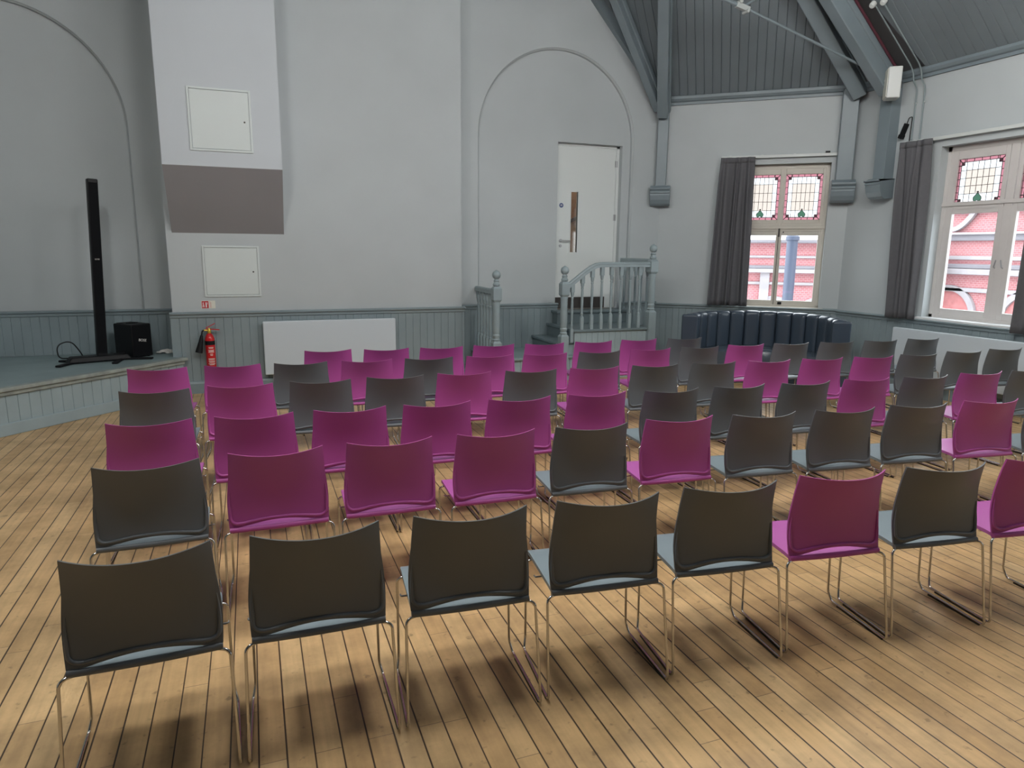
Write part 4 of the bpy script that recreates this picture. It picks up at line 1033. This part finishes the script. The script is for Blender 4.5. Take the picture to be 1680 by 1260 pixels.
mb = MB(); mb.lathe([(0.019, 0.46), (0.022, 0.475), (0.022, 0.50), (0.014, 0.515), (0.014, 0.525)], (0,0,0), 14); mb.tube([(0,0,0.495), (-0.055, -0.005, 0.50)], 0.011, 10); mb.build('valve', YELL, ex, smooth=True)
mb = MB(); mb.bar((-0.03, 0, 0.515), (0.115, 0, 0.50), 0.02, 0.01); mb.bar((-0.035, 0, 0.525), (0.07, 0, 0.578), 0.02, 0.008); mb.build('lever', RED, ex)
mb = MB(); mb.tube(fillet([(-0.05, -0.005, 0.50), (-0.075, -0.01, 0.49), (-0.085, -0.02, 0.43)], 0.02), 0.009, 8); hs = mb.build('hose', BLACK, ex, smooth=True)
mb = MB(); mb.tube([(-0.083, -0.02, 0.44), (-0.093, -0.025, 0.38), (-0.125, -0.03, 0.24)], [0.016, 0.024, 0.042], 14); mb.build('discharge_horn', BLACK, ex, smooth=True)
mb = MB(); mb.box((0, 0.058, 0.36), (0.07, 0.04, 0.03)); mb.build('wall_bracket', DARKM, ex)
sg2 = thing('fire_sign', 'small red and cream fire extinguisher sign above the extinguisher', 'sign', None, (-0.487, YB, 1.062))
mb = MB(); mb.box((0, -0.002, 0), (0.155, 0.004, 0.092)); mb.build('sign_plate', SIGNW, sg2)
mb = MB(); mb.box((-0.034, -0.0045, 0), (0.075, 0.001, 0.084)); mb.build('red_pictogram', SIGNR, sg2)
mb = MB(); yq = -0.0055
def pic(a, b): mb.box2((a[0], yq-0.0004, a[1]), (b[0], yq, b[1]))
pic((-0.03, -0.032), (-0.016, 0.018)); pic((-0.034, 0.021), (-0.012, 0.026)); pic((-0.011, 0.004), (-0.007, 0.026)); pic((-0.062, -0.012), (-0.044, 0.0)); pic((-0.066, -0.028), (-0.042, -0.018)); pic((-0.060, 0.004), (-0.05, 0.028)); mb.build('white_symbol', PAPER, sg2)
mb = MB()
for k in range(6): pic((0.014, 0.032-k*0.013), (0.014+(0.02 if k else 0.012), 0.036-k*0.013))
mb.build('sign_lettering', SIGNR, sg2)

# ------------------------------------------------------------------ wall loudspeaker, pipes, rods, cables
ws = thing('wall_loudspeaker', 'white box loudspeaker high on the pilaster by the right hand window', 'loudspeaker', None, (XR-0.16, 6.79, 3.60))
Mr = Matrix.Rotation(math.radians(-38), 3, 'Z')
mb = MB(); mb.box((-0.12, -0.02, 0.18), (0.15, 0.22, 0.36), None)
for v in mb.bm.verts: v.co = Mr @ (v.co - V((-0.12, -0.02, 0))) + V((-0.12, -0.02, 0))
wo = mb.build('speaker_cabinet', WHITE, ws, bevel=0.012, seg=3)
mb = MB(); mb.box((-0.20, -0.02, 0.18), (0.008, 0.195, 0.33))
for v in mb.bm.verts: v.co = Mr @ (v.co - V((-0.12, -0.02, 0))) + V((-0.12, -0.02, 0))
gr_ = mb.build('speaker_grille', SIGNW, ws, bevel=0.003)
mb = MB(); mb.box((-0.206, 0.03, 0.23), (0.004, 0.022, 0.022))
for v in mb.bm.verts: v.co = Mr @ (v.co - V((-0.12, -0.02, 0))) + V((-0.12, -0.02, 0))
mb.build('badge', PAPER, gr_)
mb = MB(); mb.box((-0.02, 0.0, 0.18), (0.08, 0.06, 0.08)); mb.build('wall_bracket', DARKM, ws)

def on_slope(x, y, k=0.03): return V((x - 0.67*k, y, zF2(x) - 0.74*k))
for j, (yy, x_up, lab_) in enumerate(((6.64, 6.99, 'left'), (6.53, 7.0, 'right'))):
    t = thing('conduit', 'thin grey conduit down the wall and roof slope, the %s of the pair' % lab_, 'conduit', 'pair of conduits by the wall loudspeaker', (0,0,0))
    mb = MB(); p = fillet([on_slope(x_up, yy), on_slope(XR-0.14, yy), V((XR-0.105, yy, ZE+0.02)), V((XR-0.10, yy, ZE-0.06)), V((XR-0.02, yy, ZE-0.14)), V((XR-0.02, yy, 3.0))], 0.06, 5)
    mb.tube(p, 0.0085, 8); mb.build('pipe_run', PIPEG, t, smooth=True)
    mb = MB(); mb.box((XR-0.012, yy, 3.55), (0.024, 0.03, 0.02)); mb.build('saddle_clip', PIPEW, t)
for j, (x, y) in enumerate(((6.98, 6.66), (6.99, 6.52))):
    t = thing('spotlight', 'small white round lamp head at the top of the %s conduit' % ('left', 'right')[j], 'lamp', 'white lamp heads on the roof slope', tuple(on_slope(x, y, 0.02)))
    Mq = Matrix.Rotation(math.radians(222), 3, 'Y')
    mb = MB(); mb.lathe([(0.034, -0.01), (0.034, 0.03), (0.028, 0.045), (0.02, 0.048)], (0,0,0), 16, Mq); mb.build('lamp_head', WHITE, t, smooth=True, angle=40)
    mb = MB(); mb.lathe([(0.012, -0.05), (0.02, -0.01)], (0,0,0), 12, Mq); mb.build('lamp_base', WHITE, t)
t = thing('red_pipe', 'thin dark red pipe running up the roof slope beside the rafter', 'pipe', None, (0,0,0))
mb = MB(); mb.tube([on_slope(XR-0.10, 6.83, 0.03), on_slope(4.2, 6.83, 0.03)], 0.016, 8); mb.build('pipe_run', PIPER, t, smooth=True)
t = thing('tie_rod', 'slender grey iron tie rod crossing below the roof', 'tie rod', None, (0,0,0))
mb = MB(); mb.tube([(7.70, 7.07, 3.94), (5.45, 7.07, 4.485)], 0.016, 8); mb.build('lower_rod', BEAM, t, smooth=True)
mb = MB(); mb.tube([(5.45, 7.07, 4.485), (0.85, 7.07, 5.35)], 0.022, 8); mb.build('middle_rod', BEAM, t, smooth=True)
mb = MB(); mb.tube([(5.45, 7.07, 4.485), (6.25, 7.07, 4.97)], 0.013, 8); mb.tube([(6.25, 7.07, 4.97), (6.45, 7.07, 5.09)], 0.013, 8); mb.build('strut_rod', BEAM, t, smooth=True)
mb = MB(); mb.bar((5.36, 7.07, 4.50), (5.54, 7.07, 4.464), 0.05, 0.06); mb.tube([(5.40, 7.02, 4.53), (5.40, 7.12, 4.53)], 0.02, 10); mb.tube([(5.50, 7.02, 4.44), (5.50, 7.12, 4.44)], 0.02, 10); mb.build('coupling', PIPEW, t, bevel=0.006)
# black plug on its cable, and the loose cable end
t = thing('hanging_plug', 'black plug connector hanging on a cable beside the right hand curtain', 'plug', None, (0,0,0))
mb = MB(); mb.bar((XR-0.03, 6.72, 3.325), (XR-0.03, 6.775, 3.19), 0.05, 0.045); mb.bar((XR-0.03, 6.772, 3.2), (XR-0.03, 6.79, 3.155), 0.06, 0.055); mb.build('plug_body', BLACK, t, bevel=0.006)
mb = MB(); mb.tube(fillet([(XR-0.03, 6.725, 3.30), (XR-0.03, 6.70, 3.39), (XR-0.02, 6.66, 3.40), (XR-0.02, 6.665, 3.3), (XR-0.012, 6.69, 2.6), (XR-0.012, 6.735, 1.95)], 0.03, 5), 0.005, 6); mb.build('cable', BLACK, t, smooth=True)
t = thing('loose_cable', 'short black cable end curling from behind the right hand curtain', 'cable', None, (0,0,0))
mb = MB(); mb.tube(fillet([(XR-0.02, 6.62, 1.72), (XR-0.025, 6.66, 1.73), (XR-0.03, 6.70, 1.66), (XR-0.03, 6.705, 1.58)], 0.05, 5), 0.006, 8); mb.tube([(XR-0.03, 6.704, 1.60), (XR-0.03, 6.715, 1.545)], 0.013, 8); mb.build('cable_run', BLACK, t, smooth=True)
t = thing('wall_socket', 'white double wall socket just above the dado by the curtain', 'socket', None, (XR, 6.69, 1.09))
mb = MB(); mb.box((-0.012, 0, 0), (0.024, 0.10, 0.13)); s_ = mb.build('socket_plate', WHITE, t, bevel=0.004)
mb = MB(); mb.box((-0.03, 0.01, -0.10), (0.04, 0.03, 0.04)); mb.tube([(-0.03, 0.01, -0.09), (-0.02, 0.02, -0.14)], 0.005, 6); mb.build('socket_switch', WHITE, t)

# ------------------------------------------------------------------ outside: brick building, post, street
def facade(P, X, N_, L, ztop, zbot, bands, arches, label, name='brick_building'):
    """N_ points away from the hall"""
    t = tag(empty(name, P), label, 'building'); X = V(X).normalized(); N_ = V(N_).normalized(); Z = V((0,0,1)); O = (0,0,0)
    t.rotation_euler = (0, 0, math.atan2(X.y, X.x)); X = V((1,0,0)); N_ = V((0,1,0))
    mb = MB(); mb.obox(O, X, N_, Z, (0, 0, zbot), (L, 0.5, ztop)); mb.build('brick_wall', BRICK, t)
    for (z, h, d, m) in bands:
        mb = MB(); mb.obox(O, X, N_, Z, (-0.1, -d, z-h/2), (L+0.1, 0.1, z+h/2)); mb.build('stone_band', m, t, bevel=0.02)
    for (s, z, r, wd, full) in arches:
        mb = MB(); n = 20; rng = PI if full else PI/2
        def pt(rr, k, dd): a_ = rng*k/n; return X*(s + rr*math.cos(a_)) + N_*dd + Z*(z + rr*math.sin(a_))
        for k in range(n):
            mb.prism([pt(r, k, -0.10), pt(r+wd, k, -0.10), pt(r+wd, k+1, -0.10), pt(r, k+1, -0.10)], N_, 0.12)
        mb.build('stone_arch', STONE, t)
        mb = MB(); mb.face([pt(0, 0, -0.015)] + [pt(r, k, -0.015) for k in range(n+1)]) if False else None
        if full:
            mb.prism([X*(s-r) + N_*-0.02 + Z*(z-2.2), X*(s+r) + N_*-0.02 + Z*(z-2.2)] + [pt(r, k, -0.02) for k in range(n+1)], N_, 0.03); mb.build('arch_window', ROOFT, t)
        else: mb.bm.free()
    return t
# through window 2 (plane x = 19); s runs along -y from y = 30
s_of = lambda y: 15.5-y
f2 = facade((19, 15.5, 0), (0,-1,0), (1,0,0), 16, 2.95, -4.5,
       [(2.19, 0.17, 0.14, STONED), (2.30, 0.07, 0.22, STONE), (1.63, 0.11, 0.08, STONE), (1.40, 0.12, 0.16, STONED), (1.25, 0.16, 0.22, STONE), (0.74, 0.12, 0.1, STONE), (2.92, 0.12, 0.2, STONE)],
       [(s_of(14.35), -0.02, 0.72, 0.16, True), (s_of(12.0), -0.02, 0.72, 0.16, True), (s_of(9.6), -0.02, 0.72, 0.16, True)],
       'red brick building with pale stone bands seen through the right hand window')
mb = MB(); pts = []
for k in range(15):
    u = k/14; pts.append((s_of(14.45) + 0.78*u, -0.1, 2.42 + 0.75*u**2.0))
for p, q in zip(pts, pts[1:]): mb.bar(p, q, 0.1, 0.13)
mb.tube([(s_of(14.2) + 0.09*math.cos(a*PI/8), -0.08, 2.98 + 0.09*math.sin(a*PI/8)) for a in range(16)], 0.05, 8, closed=True)
mb.build('scroll_gable', STONE, f2)
PF = C1 + NW*12 - DW*14
so = 14
f1 = facade(tuple(PF), DW, NW, 20, 2.10, -4.5,
       [(2.06, 0.10, 0.3, STONED), (1.60, 0.07, 0.08, STONE), (1.29, 0.10, 0.16, STONED), (1.18, 0.12, 0.24, STONE), (0.80, 0.08, 0.1, STONE)],
       [(so+1.75, -0.35, 0.62, 0.15, True), (so+3.1, -0.35, 0.62, 0.15, True), (so+0.3, -0.35, 0.62, 0.15, True)],
       'red brick building with stone arches seen through the corner window')
mb = MB(); mb.obox((0,0,0), V((1,0,0)), V((0,1,0)), V((0,0,1)), (so+1.35, -0.12, -1.0), (so+1.62, 0.05, 1.2)); mb.build('stone_pier', STONE, f1)
ps = thing('street_post', 'blue grey steel post outside the corner window', 'post', None, tuple(C1 + NW*5.0 + DW*2.03))
mb = MB(); mb.lathe([(0.11, -4.5), (0.11, 1.98), (0.14, 1.99), (0.14, 2.06), (0.10, 2.1)], (0,0,0), 20); mb.build('post_shaft', POLE, ps, smooth=True, angle=40)
mb = MB(); mb.box2((XR+0.4, -30, -4.7), (60, 60, -4.5)); struct(mb.build('floor_street', ASPH))

# ------------------------------------------------------------------ unseen lamps of the hall, globes added overhead to light it
glow = emis('lamp_glow', (1.0, 0.985, 0.95, 1), 13.2)
def pendant(x, y, z, lab_):
    t = thing('added_pendant_lamp', lab_, 'lamp', 'added pendant lamps above the audience', (x, y, z))
    mb = MB(); mb.lathe([(0.30*math.sin(PI*k/16), -0.30*math.cos(PI*k/16)) for k in range(1, 16)], (0,0,0), 28); mb.build('globe', glow, t, smooth=True, angle=80)
    mb = MB(); mb.lathe([(0.07, 0.285), (0.07, 0.34), (0.02, 0.36)], (0,0,0), 16); mb.build('lamp_holder', WHITE, t)
    mb = MB(); mb.tube([(0,0,0.34), (0,0,min(zF2(x), 9.5)-z-0.1 if x > XM else 3.5)], 0.006, 6); mb.build('cord', BLACK, t)
LAMPS = [(-1.2, 2.45, 4.4), (0.9, 2.45, 4.4), (3.0, 2.45, 4.4), (5.1, 2.45, 4.4), (-1.2, 3.9, 4.4), (0.9, 3.9, 4.4), (3.0, 3.9, 4.4), (5.1, 3.9, 4.4)]
for i, (x, y, z) in enumerate(LAMPS):
    pendant(x, y, z, 'added unseen white globe pendant lamp, %s of the %s line' % (('leftmost', 'second from left', 'third from left', 'rightmost')[i % 4], ('nearer', 'farther')[i//4]))

# ------------------------------------------------------------------ daylight
w = bpy.data.worlds.new('world'); sc.world = w; w.use_nodes = True
bg = w.node_tree.nodes['Background']; bg.inputs['Color'].default_value = (0.90, 0.96, 1.0, 1); bg.inputs['Strength'].default_value = 2.9
def portal(P, X, N_, o):
    X = V(X); N_ = V(N_); Z = V((0,0,1))
    l = bpy.data.lights.new('daylight_portal', 'AREA'); l.shape = 'RECTANGLE'; l.size = o['s1']-o['s0']-0.1; l.size_y = o['z1']-o['z0']-0.1
    l.cycles.is_portal = True
    ob = bpy.data.objects.new('daylight_portal', l); COL.objects.link(ob)
    c = V(P) + X*(o['s0']+o['s1'])/2 + N_*0.27 + Z*(o['z0']+o['z1'])/2
    m = Matrix.Identity(4); zax = N_; xax = X; yax = zax.cross(xax)
    for i in range(3): m[i][0] = xax[i]; m[i][1] = yax[i]; m[i][2] = zax[i]; m[i][3] = c[i]
    ob.matrix_world = m
portal(C1, DW, NW, W1)
for o in (W2, W3, W4): portal(C2, XRD, XRN, o)

sc.view_settings.view_transform = 'Standard'; sc.view_settings.look = 'None'; sc.view_settings.gamma = 1; sc.view_settings.exposure = 1.3
sc.view_settings.use_curve_mapping = False
